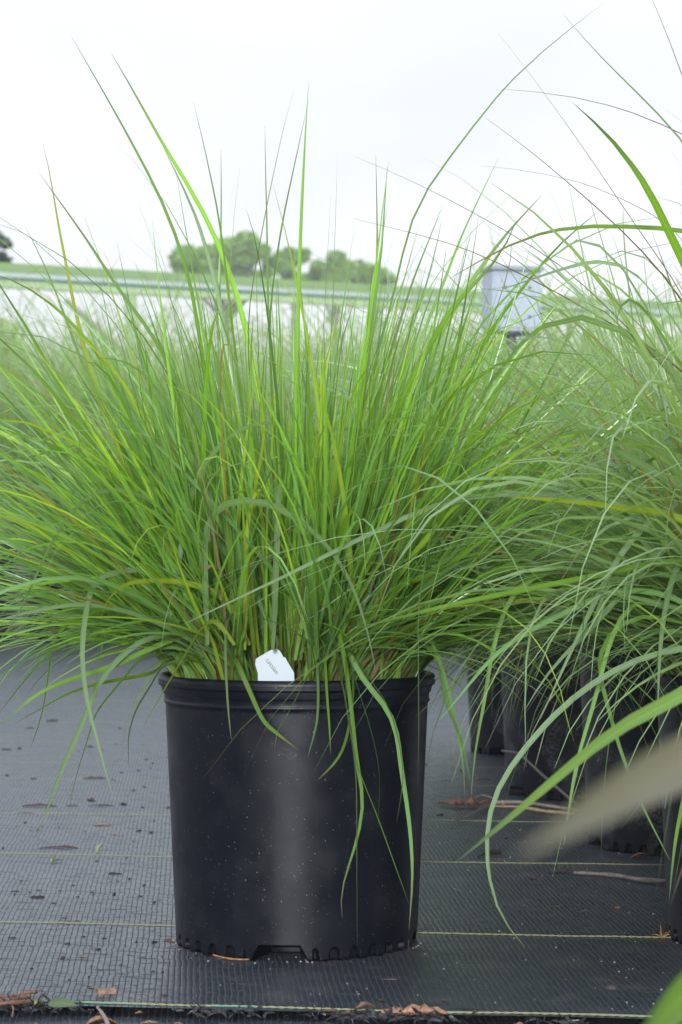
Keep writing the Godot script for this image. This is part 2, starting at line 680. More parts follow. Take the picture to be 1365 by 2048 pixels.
func pot_mesh(kind: int) -> Array:
	if pot_shape.has(kind):
		return pot_shape[kind]
	var prof := [Vector2(0.0, 0.004), Vector2(0.1597, 0.0)]
	for y in [0.002, 0.005, 0.008, 0.0105, 0.013, 0.015, 0.0167, 0.0184, 0.0187, 0.022, 0.05, 0.1, 0.15, 0.2, 0.25, 0.3, 0.316, 0.320]:
		prof.append(Vector2(0.1608 + (0.1755 - 0.1608) * y / 0.32, y))
	prof.append_array([Vector2(0.1772, 0.3215), Vector2(0.1782, 0.3235), Vector2(0.1774, 0.3255), Vector2(0.1768, 0.327), Vector2(0.1776, 0.3335), Vector2(0.1790, 0.3345), Vector2(0.1800, 0.336), Vector2(0.1812, 0.344)])
	var body := lathe(prof, 720, true)
	facet(body)
	var lip := lathe([Vector2(0.1775, 0.3435), Vector2(0.1832, 0.3442), Vector2(0.1850, 0.3455), Vector2(0.1856, 0.3475), Vector2(0.1850, 0.3495), Vector2(0.1858, 0.3515), Vector2(0.1855, 0.3550), Vector2(0.1838, 0.3580), Vector2(0.1808, 0.3593), Vector2(0.1780, 0.3580), Vector2(0.1765, 0.3540), Vector2(0.1755, 0.3300), Vector2(0.1750, 0.315)], 160, false)
	facet(lip)
	var m: Material = mats["pot%d" % kind]
	var sb := Buf.new()
	var sn := FastNoiseLite.new()
	sn.frequency = 30.0
	var rings := 12
	for k in rings + 1:
		for j in 49:
			var r := 0.1745 * k / rings
			var a := TAU * j / 48
			var p := Vector3(sin(a) * r, 0, cos(a) * r)
			p.y = SOIL + sn.get_noise_2d(p.x, p.z) * 0.008 - 0.004
			sb.vert(p, Vector3.UP, Vector2(p.x, p.z) * 8.0, Color.WHITE)
	for k in rings:
		for j in 48:
			var q := k * 49 + j
			sb.quad(q, q + 1, q + 50, q + 49)
	facet(sb)
	pot_shape[kind] = [body.mesh(m), lip.mesh(m), sb.mesh(mats.soil)]
	return pot_shape[kind]

func add_pot(root: Node3D, kind: int, turn: float = 0.0) -> void:
	var pm := pot_mesh(kind)
	var p := part("pot", pm[0], root)
	p.rotation.y = turn
	part("rim", pm[1], p)
	part("soil", pm[2], root)


# ------------------------------------------------------------------ ground
func fabric_sheet(x0: float, x1: float, za: Array, y: float, wavy: float) -> Buf:
	var b := Buf.new()
	var nz := za.size()
	var nx := 60
	var wn := FastNoiseLite.new()
	wn.seed = 40
	wn.frequency = 0.9
	for k in nz:
		for j in nx + 1:
			var t := float(j) / nx * 2.0 - 1.0
			var x := signf(t) * pow(absf(t), 1.8) * (x1 - x0) * 0.5 + (x0 + x1) * 0.5
			var z: float = -(za[k] - x * 0.13)
			var h := y + wn.get_noise_2d(x * 0.8, z * 2.2) * wavy
			b.vert(Vector3(x, h, z), Vector3.UP, Vector2((x - z * 0.058) / 0.48, (z - x * 0.13) / 0.48), Color.WHITE)
	for k in nz - 1:
		for j in nx:
			var q := k * (nx + 1) + j
			b.quad(q, q + nx + 1, q + nx + 2, q + 1)
	facet(b)
	return b

func ground_height(x: float, z: float, wavy: float = 0.0036) -> float:
	var wn := FastNoiseLite.new()
	wn.seed = 40
	wn.frequency = 0.9
	return wn.get_noise_2d(x * 0.8, z * 2.2) * wavy

func make_ground() -> void:
	var far := PlaneMesh.new()
	far.size = Vector2(900, 900)
	far.material = mats.lawn
	var g := setting("ground", far)
	g.position = Vector3(0, -0.03, -200)
	var za := []
	var z := 2.862
	while z < 24.0:
		za.append(z)
		z *= 1.012
	var mat := setting("ground_fabric", fabric_sheet(-9.0, 9.0, za, 0.0, 0.0036).mesh(mats.fabric))
	var za2 := []
	z = 0.15
	while z < 2.9:
		za2.append(z)
		z += 0.05
	za2.append(2.92)
	var mat2 := setting("lower_ground_fabric", fabric_sheet(-4.0, 4.0, za2, -0.012, 0.001).mesh(mats.fabric))
	# marker threads woven into the fabric, one mesh each: (photo y where x = 600)
	var rows := [2017.0, 1861.0, 1719.0, 1637.0, 1566.0, 1531.0, 1490.0, 1449.0, 1405.0, 1365.0]
	for n in rows.size():
		var zc := ground_depth(rows[n])
		var x_at := (600.0 - 682.5) / LENS * zc
		var zl: float = zc + x_at * 0.13
		var b := Buf.new()
		var pitch := 0.0045
		var span := 1.6 if n < 4 else 2.6
		var count := int(span / pitch * 2.0) if n < 4 else 200
		for strand in (2 if n < 4 else 1):
			var pts := PackedVector3Array()
			var rad := PackedFloat32Array()
			for k in count:
				var x := -span * 0.5 + span * k / (count - 1)
				var ph := x / pitch * PI * 0.42 + PI * strand
				var amp := 0.0009 if n < 4 else 0.0
				var zz := -(zl - x * 0.13) + sin(x * 23.0 + n) * 0.0012 + sin(x * 61.0 + n * 2.0) * 0.0006 + sin(x * 7.0 + n) * 0.003
				pts.append(Vector3(x, ground_height(x, zz) + 0.0012 + amp * 0.7 * sin(ph), zz + amp * cos(ph)))
				rad.append([0.0008, 0.0006, 0.0005, 0.0004, 0.0003, 0.0003, 0.0003, 0.0003, 0.0003, 0.0003][n] * (1.0 if strand == 0 else 0.8))
			b.tube(pts, rad, 5, Color.WHITE, false)
		part("marker_thread", b.mesh(mats.thread), mat)
	var tb := Buf.new()
	var tp := PackedVector3Array()
	var tr := PackedFloat32Array()
	for k in 120:
		var x := -0.8 + 1.6 * k / 119.0
		var zz := -(2.876 - x * 0.13)
		tp.append(Vector3(x, ground_height(x, zz) + 0.0008, zz + sin(x * 40.0) * 0.0006))
		tr.append(0.0008)
	tb.tube(tp, tr, 4, Color.WHITE, false)
	part("edge_thread", tb.mesh(mats.teal), mat)
	# frayed edge: loose black tape ends
	var fb := Buf.new()
	rng.seed = 505
	for k in 2400:
		var x := rng.randf_range(-0.75, 0.75)
		var cl := sin(x * 31.0) + sin(x * 13.7 + 1.0)
		if cl < rng.randf_range(-0.9, 1.5):
			continue
		var zz := -(2.862 - x * 0.13) + rng.randf_range(-0.008, 0.022)
		var p := Vector3(x, -0.002, zz)
		var pts := PackedVector3Array([p])
		var a := rng.randf() * TAU
		var up := rng.randf_range(-0.2, 0.5)
		if rng.randf() < 0.2:
			up = 1.3
		var l := rng.randf_range(0.006, 0.022)
		for q in 4:
			p += Vector3(cos(a), up, sin(a) * 0.7 + 0.3).normalized() * l / 4.0
			a += rng.randfn(0, 0.6)
			up -= 0.18
			p.y = maxf(p.y, -0.009)
			pts.append(p)
		var g2 := rng.randf_range(0.008, 0.02)
		if rng.randf() < 0.05:
			g2 = 0.11
		fb.blade(pts, rng.randf_range(0.001, 0.0042), rng.randf() * 3.0, 0.6, 0.2, Vector3(sin(a), 0, cos(a)), Color(g2, g2, g2 * 1.1), Color(g2, g2, g2 * 1.1), Color(g2, g2, g2 * 1.1), 4.0)
	var fr := part("frayed_edge", fb.mesh(mats.stalk), mat)
	fr.set_meta("kind", "stuff")


# ------------------------------------------------------------------ litter
func chip(length: float, thick: float, col: Color, curl: float) -> Buf:
	# a splinter of bark: an uneven, slightly bent, pointed slab
	var b := Buf.new()
	var n := 7
	for k in n:
		var s := float(k) / (n - 1)
		var w := thick * (0.35 + 0.65 * sin(s * PI)) * rng.randf_range(0.6, 1.25)
		var h := thick * rng.randf_range(0.25, 0.6) * (0.4 + 0.6 * sin(s * PI))
		var p := Vector3((s - 0.5) * length, curl * length * sin(s * PI) * 0.35, sin(s * 4.0) * length * 0.05 * rng.randf_range(-1, 1) + curl * length * 0.15 * sin(s * PI))
		var cc := col * rng.randf_range(0.8, 1.2)
		cc.a = 1.0
		for e in [[-1.0, 0.0], [-0.7, 1.0], [0.5, 1.15], [1.0, 0.1]]:
			b.vert(p + Vector3(0, e[1] * h, e[0] * w * 0.5), Vector3(0, 1, 0), Vector2(s, e[0]), cc)
	for k in n - 1:
		var q := k * 4
		for e in 4:
			var f := (e + 1) % 4
			b.quad(q + e, q + f, q + 4 + f, q + 4 + e)
	b.quad(0, 3, 2, 1)
	var l := (n - 1) * 4
	b.quad(l, l + 1, l + 2, l + 3)
	facet(b)
	return b

func pebble(size: float, col: Color) -> Buf:
	var b := Buf.new()
	for k in 5:
		var la := PI * 0.5 * (1.0 - k / 4.0)
		for j in 9:
			var a := TAU * j / 8.0
			var w := 1.0 + 0.18 * sin(a * 2.0 + size * 900.0) + 0.1 * sin(a * 3.0 + k)
			b.vert(Vector3(cos(a) * cos(la) * w, sin(la) * 0.75, sin(a) * cos(la) * w) * size * 0.5, Vector3.UP, Vector2(j / 8.0, k / 4.0), col)
	for k in 4:
		for j in 8:
			var q := k * 9 + j
			b.quad(q, q + 1, q + 10, q + 9)
	facet(b)
	return b

func twig(pts: Array, r0: float, r1: float, col: Color, sides: int = 6) -> Buf:
	var b := Buf.new()
	var line := smooth_line(pts, 14)
	var rad := PackedFloat32Array()
	for k in 14:
		rad.append(lerpf(r0, r1, k / 13.0) * rng.randf_range(0.82, 1.18))
	b.tube(line, rad, sides, col)
	return b

func leaf_shape(length: float, width: float, cup: float, arch: float, col: Color, edge: Color) -> Buf:
	# a broad leaf with thickness, lying along +x
	var b := Buf.new()
	var n := 10
	for side in 2:
		for k in n:
			var s := float(k) / (n - 1)
			var w := width * 0.5 * pow(sin(PI * pow(s, 0.8)), 0.8) + 0.0003
			for e in [-1.0, 0.0, 1.0]:
				var p := Vector3((s - 0.5) * length, arch * sin(s * PI) * length + cup * absf(e) * w, e * w)
				p.y += 0.0006 if side == 0 else 0.0
				b.vert(p, Vector3.UP, Vector2(0.5 + e * 0.5, s), edge if e != 0.0 else col)
		var f := side * n * 3
		for k in n - 1:
			for e in 2:
				var q := f + k * 3 + e
				if side == 0:
					b.quad(q, q + 3, q + 4, q + 1)
				else:
					b.quad(q, q + 1, q + 4, q + 3)
	facet(b)
	return b

func lay(o: Node3D, px: float, py: float, turn: float, lift: float = 0.0) -> void:
	o.position = on_ground(px, py)
	o.position.y = ground_height(o.position.x, o.position.z) + 0.0004 + lift
	o.rotation.y = turn

func make_litter() -> void:
	rng.seed = 808
	var dark := Color(0.022, 0.015, 0.014)
	var red := Color(0.075, 0.032, 0.024)
	var brown := Color(0.13, 0.065, 0.036)
	var tan := Color(0.30, 0.19, 0.11)
	# [px, py, length px, colour, thickness share, turn, label]   ("" = one of the crumbs nothing tells apart)
	var chips := [
		[105, 1443, 26, dark, 0.3, 0.2, "dark bark flake farthest back on the open fabric left"], [60, 1457, 18, dark, 0.3, 0.0, "small dark bark flake behind the hanging leaf tips, left"],
		[14, 1500, 20, dark, 0.3, 0.1, "dark bark flake by the left picture edge beneath grass tips"], [182, 1494, 15, dark, 0.35, 0.3, "dark bark flake under the long drooping leaf tips"],
		[190, 1558, 46, red, 0.16, 0.08, "reddish bark strip left of the black pot, behind the row of splinters"], [68, 1559, 13, red, 0.4, 0.4, "small reddish bark chip left, behind the long splinters"],
		[80, 1613, 70, red, 0.12, 0.05, "longest reddish bark splinter on the left fabric"], [52, 1628, 42, dark, 0.1, -0.15, "curved dark bark splinter just in front of the longest reddish one"],
		[184, 1602, 19, red, 0.5, -0.4, "stubby red-brown bark chunk behind the black stick"], [204, 1612, 52, dark, 0.11, 0.06, "straight black stick on the fabric left of the pot"],
		[145, 1612, 26, red, 0.2, -0.1, "short reddish splinter between the long one and the black stick"], [338, 1617, 14, brown, 0.5, 0.5, "orange-brown bark crumb touching the pot's left side"],
		[206, 1651, 34, tan, 0.26, 0.15, "pale tan wood chip on the left fabric"], [230, 1669, 11, tan, 0.4, 0.0, "tiny tan chip just in front of the pale wood chip"],
		[118, 1697, 78, Color(0.06, 0.028, 0.022), 0.11, 0.0, "long arched brown bark strip beside the little green sprig"], [231, 1749, 27, dark, 0.27, 0.03, "black bark chip left of the pot near the second yellow thread"],
		[76, 1794, 29, dark, 0.34, 0.05, "thick black bark chip near the left edge"], [31, 1781, 17, red, 0.3, 0.1, "reddish chip behind the thick black one at the left edge"],
		[26, 1878, 18, red, 0.4, 0.0, "red-brown chip in front of the second yellow thread, far left"], [168, 1875, 10, dark, 0.45, 0.1, "small dark chip just in front of the second yellow thread"],
		[209, 1878, 12, dark, 0.4, 0.0, "black chip right of the small dark one, below the yellow thread"], [136, 1889, 13, dark, 0.4, 0.2, "dark chip left and in front of its two neighbours below the thread"],
		[337, 1881, 15, brown, 0.4, 0.2, "brown chip lying against the pot's lower left corner"], [166, 1914, 19, tan, 0.24, -0.05, "thin tan chip on the near left fabric"],
		[287, 1914, 13, brown, 0.3, -0.2, "brown chip alone left of the pot foot"], [113, 1966, 15, tan, 0.2, 0.1, "thin rusty splinter on the near left fabric"],
		[184, 1975, 17, tan, 0.3, -0.2, "tan splinter beside the rolled bark curl"], [322, 2008, 28, red, 0.3, 0.2, "dark red bark piece on the nearest yellow thread"],
		[330, 1990, 18, dark, 0.3, -0.1, "dark chip behind the dark red bark piece"], [764, 2003, 13, dark, 0.6, 0.0, "dark lump behind the orange bark strip"],
		[890, 2004, 13, Color(0.05, 0.03, 0.022), 0.6, 0.0, "dark brown lump right of the orange bark strip"], [935, 2018, 58, dark, 0.08, -0.18, "thin black stick by the nearest yellow thread, right of centre"],
		[300, 2027, 36, tan, 0.35, 0.15, "tan bark chip on the frayed edge, left"], [1130, 1960, 11, brown, 0.35, 0.0, "rust-brown flake on the near fabric, right"],
		[780, 1958, 30, tan, 0.08, 0.0, "thin pinkish splinter in front of the pot"], [858, 1857, 19, red, 0.2, 0.15, "dark red splinter on the yellow thread right of the pot"],
		[1115, 1812, 16, brown, 0.2, 0.0, "thin rusty flake on the fabric between the pots"], [1080, 1799, 9, dark, 0.5, 0.0, "black crumb between the pots, behind the rusty flake"],
		[1120, 1746, 46, Color(0.03, 0.015, 0.013), 0.3, 0.0, "thick black bark chunk at the left end of the grey stick"], [1003, 1722, 22, brown, 0.22, 0.0, "brown chip lying on the yellow thread between the pots"],
		[1012, 1678, 9, dark, 0.8, 0.0, "round black crumb between the pots behind the yellow thread"], [937, 1683, 20, dark, 0.12, 0.0, "thin black splinter right of the pot"],
		[880, 1631, 16, dark, 0.4, 0.2, "dark crumb in front of the brown bark tangle"], [968, 1558, 29, brown, 0.24, 0.0, "short brown bark piece before the farthest black pot of the row"],
		[890, 1560, 21, dark, 0.1, 0.0, "thin dark splinter on the fabric gap right of the pot"], [850, 1529, 13, brown, 0.4, -0.4, "brown crumb right beside the big pot's edge"],
		[1065, 1757, 15, Color(0.05, 0.03, 0.02), 0.7, 0.0, "brown crumb left of and below the black bark chunk"], [1040, 2036, 38, tan, 0.5, -0.7, "tan wood chunk on the frayed edge, right"],
		[1125, 2036, 30, tan, 0.5, -0.5, "orange-tan wood chunk farthest right on the frayed edge"], [660, 2022, 30, brown, 0.35, 0.1, "curled brown shred left of the orange bark strip"],
	]
	for c in chips:
		var z := ground_depth(c[1])
		var l: float = c[2] / LENS * z
		var b := chip(l, l * c[4], c[3], 0.07)
		var o := single("bark_chip", b.mesh(mats.bark), Vector3.ZERO, c[6], "bark chip", "bark chips on the fabric")
		lay(o, c[0], c[1], c[5])
		if c[1] > 2026.0:
			o.position.y = -0.0105
	# crumbs that nothing tells apart
	var crumbs := [[240, 1457, 10], [15, 1554, 9], [286, 1616, 8], [51, 1645, 10], [83, 1652, 7], [62, 1661, 6], [119, 1654, 6], [170, 1663, 6], [35, 1652, 5], [255, 1631, 6], [303, 1666, 13], [248, 1610, 16], [300, 1507, 6], [243, 1547, 8], [278, 1543, 7], [302, 1538, 7], [158, 1503, 6], [206, 1501, 7], [335, 1515, 6], [306, 1528, 8], [254, 1717, 10], [60, 1783, 9], [30, 1788, 6], [156, 1792, 8], [167, 1796, 5], [187, 1788, 6], [78, 1780, 10], [120, 1780, 8], [186, 1783, 9], [45, 1893, 6], [65, 1894, 6], [273, 1885, 8], [313, 1885, 8], [326, 1942, 10], [263, 1996, 6], [208, 1751, 4], [222, 1764, 4], [58, 1757, 4], [30, 1758, 4], [126, 1720, 4], [320, 1800, 5], [230, 1798, 5], [100, 1815, 4], [8, 1810, 4]]
	for k in 46:
		crumbs.append([rng.randf_range(0, 335), rng.randf_range(1470, 2000), rng.randf_range(5, 13)])
	for c in crumbs:
		var z := ground_depth(c[1])
		var l: float = c[2] / LENS * z
		var o := single("bark_crumb", chip(l, l * rng.randf_range(0.35, 0.7), dark if rng.randf() < 0.65 else red, 0.1).mesh(mats.bark), Vector3.ZERO, "tiny dark bark crumb on the fabric left of the big pot", "crumb", "tiny bark crumbs left of the pot")
		lay(o, c[0], c[1], rng.randf() * 3.0)
	for c in [[890, 1956, 8], [860, 1907, 5], [967, 1846, 7], [1207, 1806, 6], [1190, 1777, 9], [1000, 1800, 4], [915, 1782, 4], [940, 1850, 4], [876, 1815, 4], [1040, 1835, 5], [1180, 1850, 4], [1095, 1790, 5], [960, 1590, 6], [925, 1595, 5], [905, 1655, 6]]:
		var z := ground_depth(c[1])
		var l: float = c[2] / LENS * z
		var o := single("bark_crumb", chip(l, l * rng.randf_range(0.35, 0.7), dark if rng.randf() < 0.7 else brown, 0.1).mesh(mats.bark), Vector3.ZERO, "tiny bark crumb on the dark fabric right of the big pot", "crumb", "tiny bark crumbs right of the pot")
		lay(o, c[0], c[1], rng.randf() * 3.0)
	# pebbles
	for c in [[1222, 1979, 22, Color(0.09, 0.065, 0.06), "grey-brown pebble on the near fabric, right"], [1235, 1815, 11, Color(0.2, 0.09, 0.05), "small orange pebble between the pots"], [703, 1895, 9, Color(0.4, 0.2, 0.06), "tiny amber pebble at the foot of the big pot"]]:
		var z := ground_depth(c[1])
		var o := single("pebble", pebble(c[2] / LENS * z, c[3]).mesh(mats.bark), Vector3.ZERO, c[4], "pebble", "pebbles on the fabric")
		lay(o, c[0], c[1] if c[0] != 703 else 1912.0, 0.4)
	# scraps of bark caught along the frayed edge
	for k in 34:
		var px := rng.randf_range(-20, 1390)
		var py := rng.randf_range(2024, 2046)
		var l := rng.randf_range(0.006, 0.016)
		var col := tan * rng.randf_range(0.6, 1.2)
		if rng.randf() < 0.45:
			col = brown
		if rng.randf() < 0.3:
			col = dark
		col.a = 1.0
		var o := single("bark_scrap", chip(l, l * rng.randf_range(0.2, 0.5), col, 0.12).mesh(mats.bark), Vector3.ZERO, "small bark scrap caught along the frayed fabric edge", "bark scrap", "bark scraps along the frayed edge")
		lay(o, px, py, rng.randfn(0.0, 0.5))
		o.position.y = -0.0095 if py > 2030.0 else 0.0006
	# grains of sand and fertiliser, too many to count
	var gb := Buf.new()
	for k in 420:
		var px := rng.randf_range(-40, 1400)
		var py := rng.randf_range(1480, 2025)
		if rng.randf() < 0.16:
			var a := rng.randf_range(-1.5, 1.5)
			px = 593.0 + sin(a) * 244.0 + rng.randfn(0, 4)
			py = 1878.0 + cos(a) * 36.0 + absf(rng.randfn(0, 9))
		var p := on_ground(px, py)
		p.y = ground_height(p.x, p.z) + 0.0006
		var s := rng.randf_range(0.0004, 0.0012)
		var g := rng.randf_range(0.04, 0.2)
		gb.box(p, Vector3(s, 0, s * 0.3), Vector3(0, s * 0.7, 0), Vector3(-s * 0.3, 0, s), Color(g, g * 0.92, g * 0.8))
	var go := MeshInstance3D.new()
	go.name = "sand_grains"
	go.mesh = gb.mesh(mats.stalk)
	add_child(go, true)
	go.set_meta("kind", "stuff")
	tag(go, "pale sand grains scattered over the black fabric", "grit")

	# bark curl
	var cb := Buf.new()
	var l0 := 0.022
	for side in 2:
		for k in 7:
			for j in 7:
				var a := lerpf(-0.5, 3.4, j / 6.0)
				var r := 0.0045 * (1.0 + 0.15 * sin(k * 1.3)) - side * 0.0009
				cb.vert(Vector3((k / 6.0 - 0.5) * l0, 0.0042 + sin(a) * r, cos(a) * r), Vector3.UP, Vector2(k, j), Color(0.33, 0.20, 0.13))
		for k in 6:
			for j in 6:
				var q := side * 49 + k * 7 + j
				if side == 0:
					cb.quad(q, q + 7, q + 8, q + 1)
				else:
					cb.quad(q, q + 1, q + 8, q + 7)
	facet(cb)
	lay(single("bark_curl", cb.mesh(mats.bark), Vector3.ZERO, "tan rolled bark curl on the near left fabric", "bark"), 212, 1990, 0.55)

	# orange bark strip along the frayed edge
	var ob := Buf.new()
	for k in 16:
		var s := k / 15.0
		var w := 0.0085 * (0.35 + 0.65 * sin(PI * clampf(s * 0.9 + 0.08, 0, 1))) * rng.randf_range(0.75, 1.25)
		for e in [[-1.0, 0.0], [-0.8, 0.9], [0.0, 1.35], [0.7, 0.8], [1.0, 0.0]]:
			var col := Color(0.40, 0.21, 0.12) * rng.randf_range(0.75, 1.2)
			col.a = 1.0
			ob.vert(Vector3((s - 0.5) * 0.074, e[1] * w * 0.75 * rng.randf_range(0.8, 1.2), e[0] * w + sin(s * 7.0) * 0.002), Vector3.UP, Vector2(s, e[0]), col)
	for k in 15:
		for j in 5:
			var q := k * 5
			var j2 := (j + 1) % 5
			ob.quad(q + j, q + j2, q + 5 + j2, q + 5 + j)
	facet(ob)
	lay(single("bark_strip", ob.mesh(mats.bark), Vector3.ZERO, "long orange bark strip lying on the nearest yellow thread", "bark"), 828, 2026, 0.0)
	var cu := chip(0.026, 0.011, Color(0.17, 0.09, 0.05), 0.6)
	lay(single("bark_curl", cu.mesh(mats.bark), Vector3.ZERO, "crumpled brown bark curl at the left end of the orange strip", "bark"), 730, 2020, 0.3)

	# leaves
	var gl := single("green_leaf", leaf_shape(0.036, 0.014, 0.25, 0.1, Color(0.10, 0.15, 0.03), Color(0.08, 0.125, 0.03)).mesh(mats.leaf), Vector3.ZERO, "glossy green fallen leaf on the nearest yellow thread", "leaf")
	lay(gl, 126, 2019, -0.3, 0.006)
	gl.rotation.x = 0.8
	lay(single("yellow_leaf", leaf_shape(0.011, 0.008, 0.3, 0.2, Color(0.32, 0.3, 0.03), Color(0.3, 0.27, 0.03)).mesh(mats.leaf), Vector3.ZERO, "small yellow leaf piece beside the brown roots, bottom left", "leaf"), 78, 2014, 0.8, 0.004)
	var cl := single("curled_leaf", leaf_shape(0.02, 0.010, 0.8, 0.1, Color(0.30, 0.33, 0.16), Color(0.34, 0.36, 0.2)).mesh(mats.leaf), Vector3.ZERO, "pale curled leaf standing on end left of the pot", "leaf")
	lay(cl, 203, 1706, 0.6, 0.007)
	cl.rotation.z = 1.0
	var sp := thing("leaf_sprig", Vector3.ZERO, "little two-leaved green sprig on the left fabric", "sprig")
	for q in 2:
		var lf := part("leaf", leaf_shape(0.016, 0.006, 0.4, 0.15, Color(0.11, 0.17, 0.03), Color(0.12, 0.18, 0.04)).mesh(mats.leaf), sp)
		lf.rotation.y = 0.1 if q == 0 else 1.2
		lf.position = Vector3(0.008, 0.001, 0.0) if q == 0 else Vector3(0.001, 0.0065, 0.001)
		lf.rotation.z = 0.0 if q == 0 else 1.15
	lay(sp, 108, 1726, 0.0)
	lay(single("brown_leaf", leaf_shape(0.04, 0.02, 0.6, 0.12, Color(0.36, 0.21, 0.12), Color(0.3, 0.16, 0.09)).mesh(mats.bark), Vector3.ZERO, "curled brown leaf below the frayed edge, bottom left", "leaf"), 205, 2034, 0.2, -0.011)
	lay(single("brown_leaf", leaf_shape(0.042, 0.014, 0.3, 0.14, Color(0.30, 0.12, 0.06), Color(0.22, 0.09, 0.05)).mesh(mats.bark), Vector3.ZERO, "rusty brown leaf at the foot of the right-hand dusty pot", "leaf"), 1285, 1716, 0.1)

	# sticks and twigs
	var zt := ground_depth(1755.0)
	var gray := Color(0.2, 0.17, 0.16)
	var st := []
	for p in [[1148, 1750], [1190, 1752], [1235, 1756], [1275, 1763], [1330, 1768]]:
		var g3 := on_ground(p[0], p[1])
		g3.y = 0.0042
		st.append(g3)
	single("grey_stick", twig(st, 0.0026, 0.0042, gray, 7).mesh(mats.bark), Vector3.ZERO, "bare grey stick lying between the pots on the right", "stick")
	var lean := [spot(1004, 1501, 4.62), spot(1030, 1500, 4.6), spot(1080, 1545, 4.45), spot(1150, 1606, 4.28), on_ground(1180, 1640) + Vector3(0, 0.002, 0)]
	single("leaning_twig", twig(lean, 0.0022, 0.0032, Color(0.16, 0.13, 0.13)).mesh(mats.bark), Vector3.ZERO, "thin grey twig leaning up between the right-hand pots", "twig")
	# bark tangle with twigs
	var tangle := thing("bark_tangle", on_ground(960, 1625), "brown bark curl tangled with pale twigs between the pots", "bark")
	var o3 := tangle.position
	var bb := Buf.new()
	for k in 14:
		var s := k / 13.0
		var p := on_ground(lerpf(876, 985, s), 1611.0 + 6.0 * sin(s * 3.0)) - o3
		p.y = 0.004 + 0.006 * absf(sin(s * 9.0)) * s
		var w := 0.004 + 0.008 * sin(PI * s)
		for e in [[-1.0, 0.0], [-0.5, 1.0], [0.4, 1.3 + sin(k * 1.7)], [1.0, 0.2]]:
			var col := Color(0.22, 0.095, 0.05) * rng.randf_range(0.6, 1.25)
			col.a = 1.0
			bb.vert(p + Vector3(0, e[1] * w * 0.7, e[0] * w), Vector3.UP, Vector2(s, 0), col)
	for k in 13:
		for j in 4:
			var j2 := (j + 1) % 4
			bb.quad(k * 4 + j, k * 4 + j2, k * 4 + 4 + j2, k * 4 + 4 + j)
	facet(bb)
	part("bark", bb.mesh(mats.bark), tangle)
	for tw in [[[905, 1648], [935, 1640], [970, 1622], [990, 1615], 0.0016, 0.003, Color(0.2, 0.14, 0.12)], [[985, 1609], [1040, 1612], [1100, 1620], [1165, 1626], 0.004, 0.003, Color(0.36, 0.3, 0.25)], [[985, 1616], [1040, 1622], [1090, 1630], [1150, 1632], 0.002, 0.004, Color(0.5, 0.36, 0.2)], [[940, 1604], [965, 1598], [985, 1604], [1010, 1614], 0.0012, 0.0012, Color(0.42, 0.34, 0.24)]]:
		var q := []
		for k in 4:
			var p := on_ground(tw[k][0], tw[k][1]) - o3
			p.y = 0.004 + (0.004 if k == 1 or k == 2 else 0.0)
			q.append(p)
		part("twig", twig(q, tw[4], tw[5], tw[6]).mesh(mats.bark), tangle)
	var up := [Vector3(0.0, 0.002, 0.0), Vector3(-0.012, 0.02, -0.005), Vector3(-0.02, 0.048, -0.01), Vector3(-0.03, 0.062, -0.012)]
	var upt := part("twig", twig(up, 0.0012, 0.001, Color(0.12, 0.07, 0.05)).mesh(mats.bark), tangle)
	upt.position = on_ground(950, 1602) - o3
	var kn := [on_ground(955, 1716) + Vector3(0, 0.002, 0), on_ground(975, 1710) + Vector3(0, 0.005, 0), on_ground(990, 1708) + Vector3(0, 0.004, 0), on_ground(1001, 1707) + Vector3(0, 0.004, 0)]
	single("knobbed_twig", twig(kn, 0.0013, 0.004, dark).mesh(mats.bark), Vector3.ZERO, "little black twig with a knob, behind the yellow thread", "twig")
	# roots bottom left
	var roots := thing("root_pieces", on_ground(35, 2014), "tangle of orange-brown root pieces, bottom left corner", "root")
	for tw in [[[-30, 2000], [10, 1998], [45, 1994], [72, 1996], 0.003, 0.0022], [[-20, 2012], [15, 2008], [45, 2000], [60, 2004], 0.004, 0.003], [[-30, 2022], [10, 2018], [40, 2014], [66, 2006], 0.0028, 0.002], [[28, 2008], [26, 2018], [28, 2030], [26, 2040], 0.0018, 0.0012]]:
		var q := []
		for k in 4:
			var p := on_ground(tw[k][0], tw[k][1]) - roots.position
			p.y = 0.005 + 0.003 * sin(k * 2.0 + tw[0][1])
			q.append(p)
		part("root", twig(q, tw[4], tw[5], Color(0.24, 0.125, 0.075)).mesh(mats.bark), roots)
	var sk := [on_ground(196, 2026) + Vector3(0, 0.007, 0), on_ground(205, 2034) + Vector3(0, 0.005, 0), on_ground(214, 2044) + Vector3(0, 0.002, 0), on_ground(222, 2056) + Vector3(0, -0.004, 0)]
	single("pale_stick", twig(sk, 0.0018, 0.0034, Color(0.33, 0.25, 0.2)).mesh(mats.bark), Vector3.ZERO, "short pale stick lying on the curled brown leaf", "stick")
	# root shaving at the foot of the big pot
	var sh := []
	for p in [[330, 1880], [346, 1883], [362, 1884]]:
		sh.append(on_ground(p[0], p[1] + 2.0) + Vector3(0, 0.0015, 0))
	single("root_thread", twig(sh, 0.0012, 0.0009, Color(0.14, 0.06, 0.05)).mesh(mats.bark), Vector3.ZERO, "red-brown root thread at the pot's lower left corner", "root")
	sh = []
	for p in [[427, 1908], [445, 1913], [470, 1917], [500, 1917], [514, 1909]]:
		sh.append(on_ground(p[0], p[1] + 3.0) + Vector3(0, 0.0015, 0))
	single("root_thread", twig(sh, 0.0015, 0.0015, Color(0.36, 0.19, 0.07)).mesh(mats.bark), Vector3.ZERO, "orange root shaving along the front foot of the pot", "root")
	var tu := thing("root_tuft", on_ground(1322, 1875), "tuft of orange dried roots against the nearest right pot", "root")
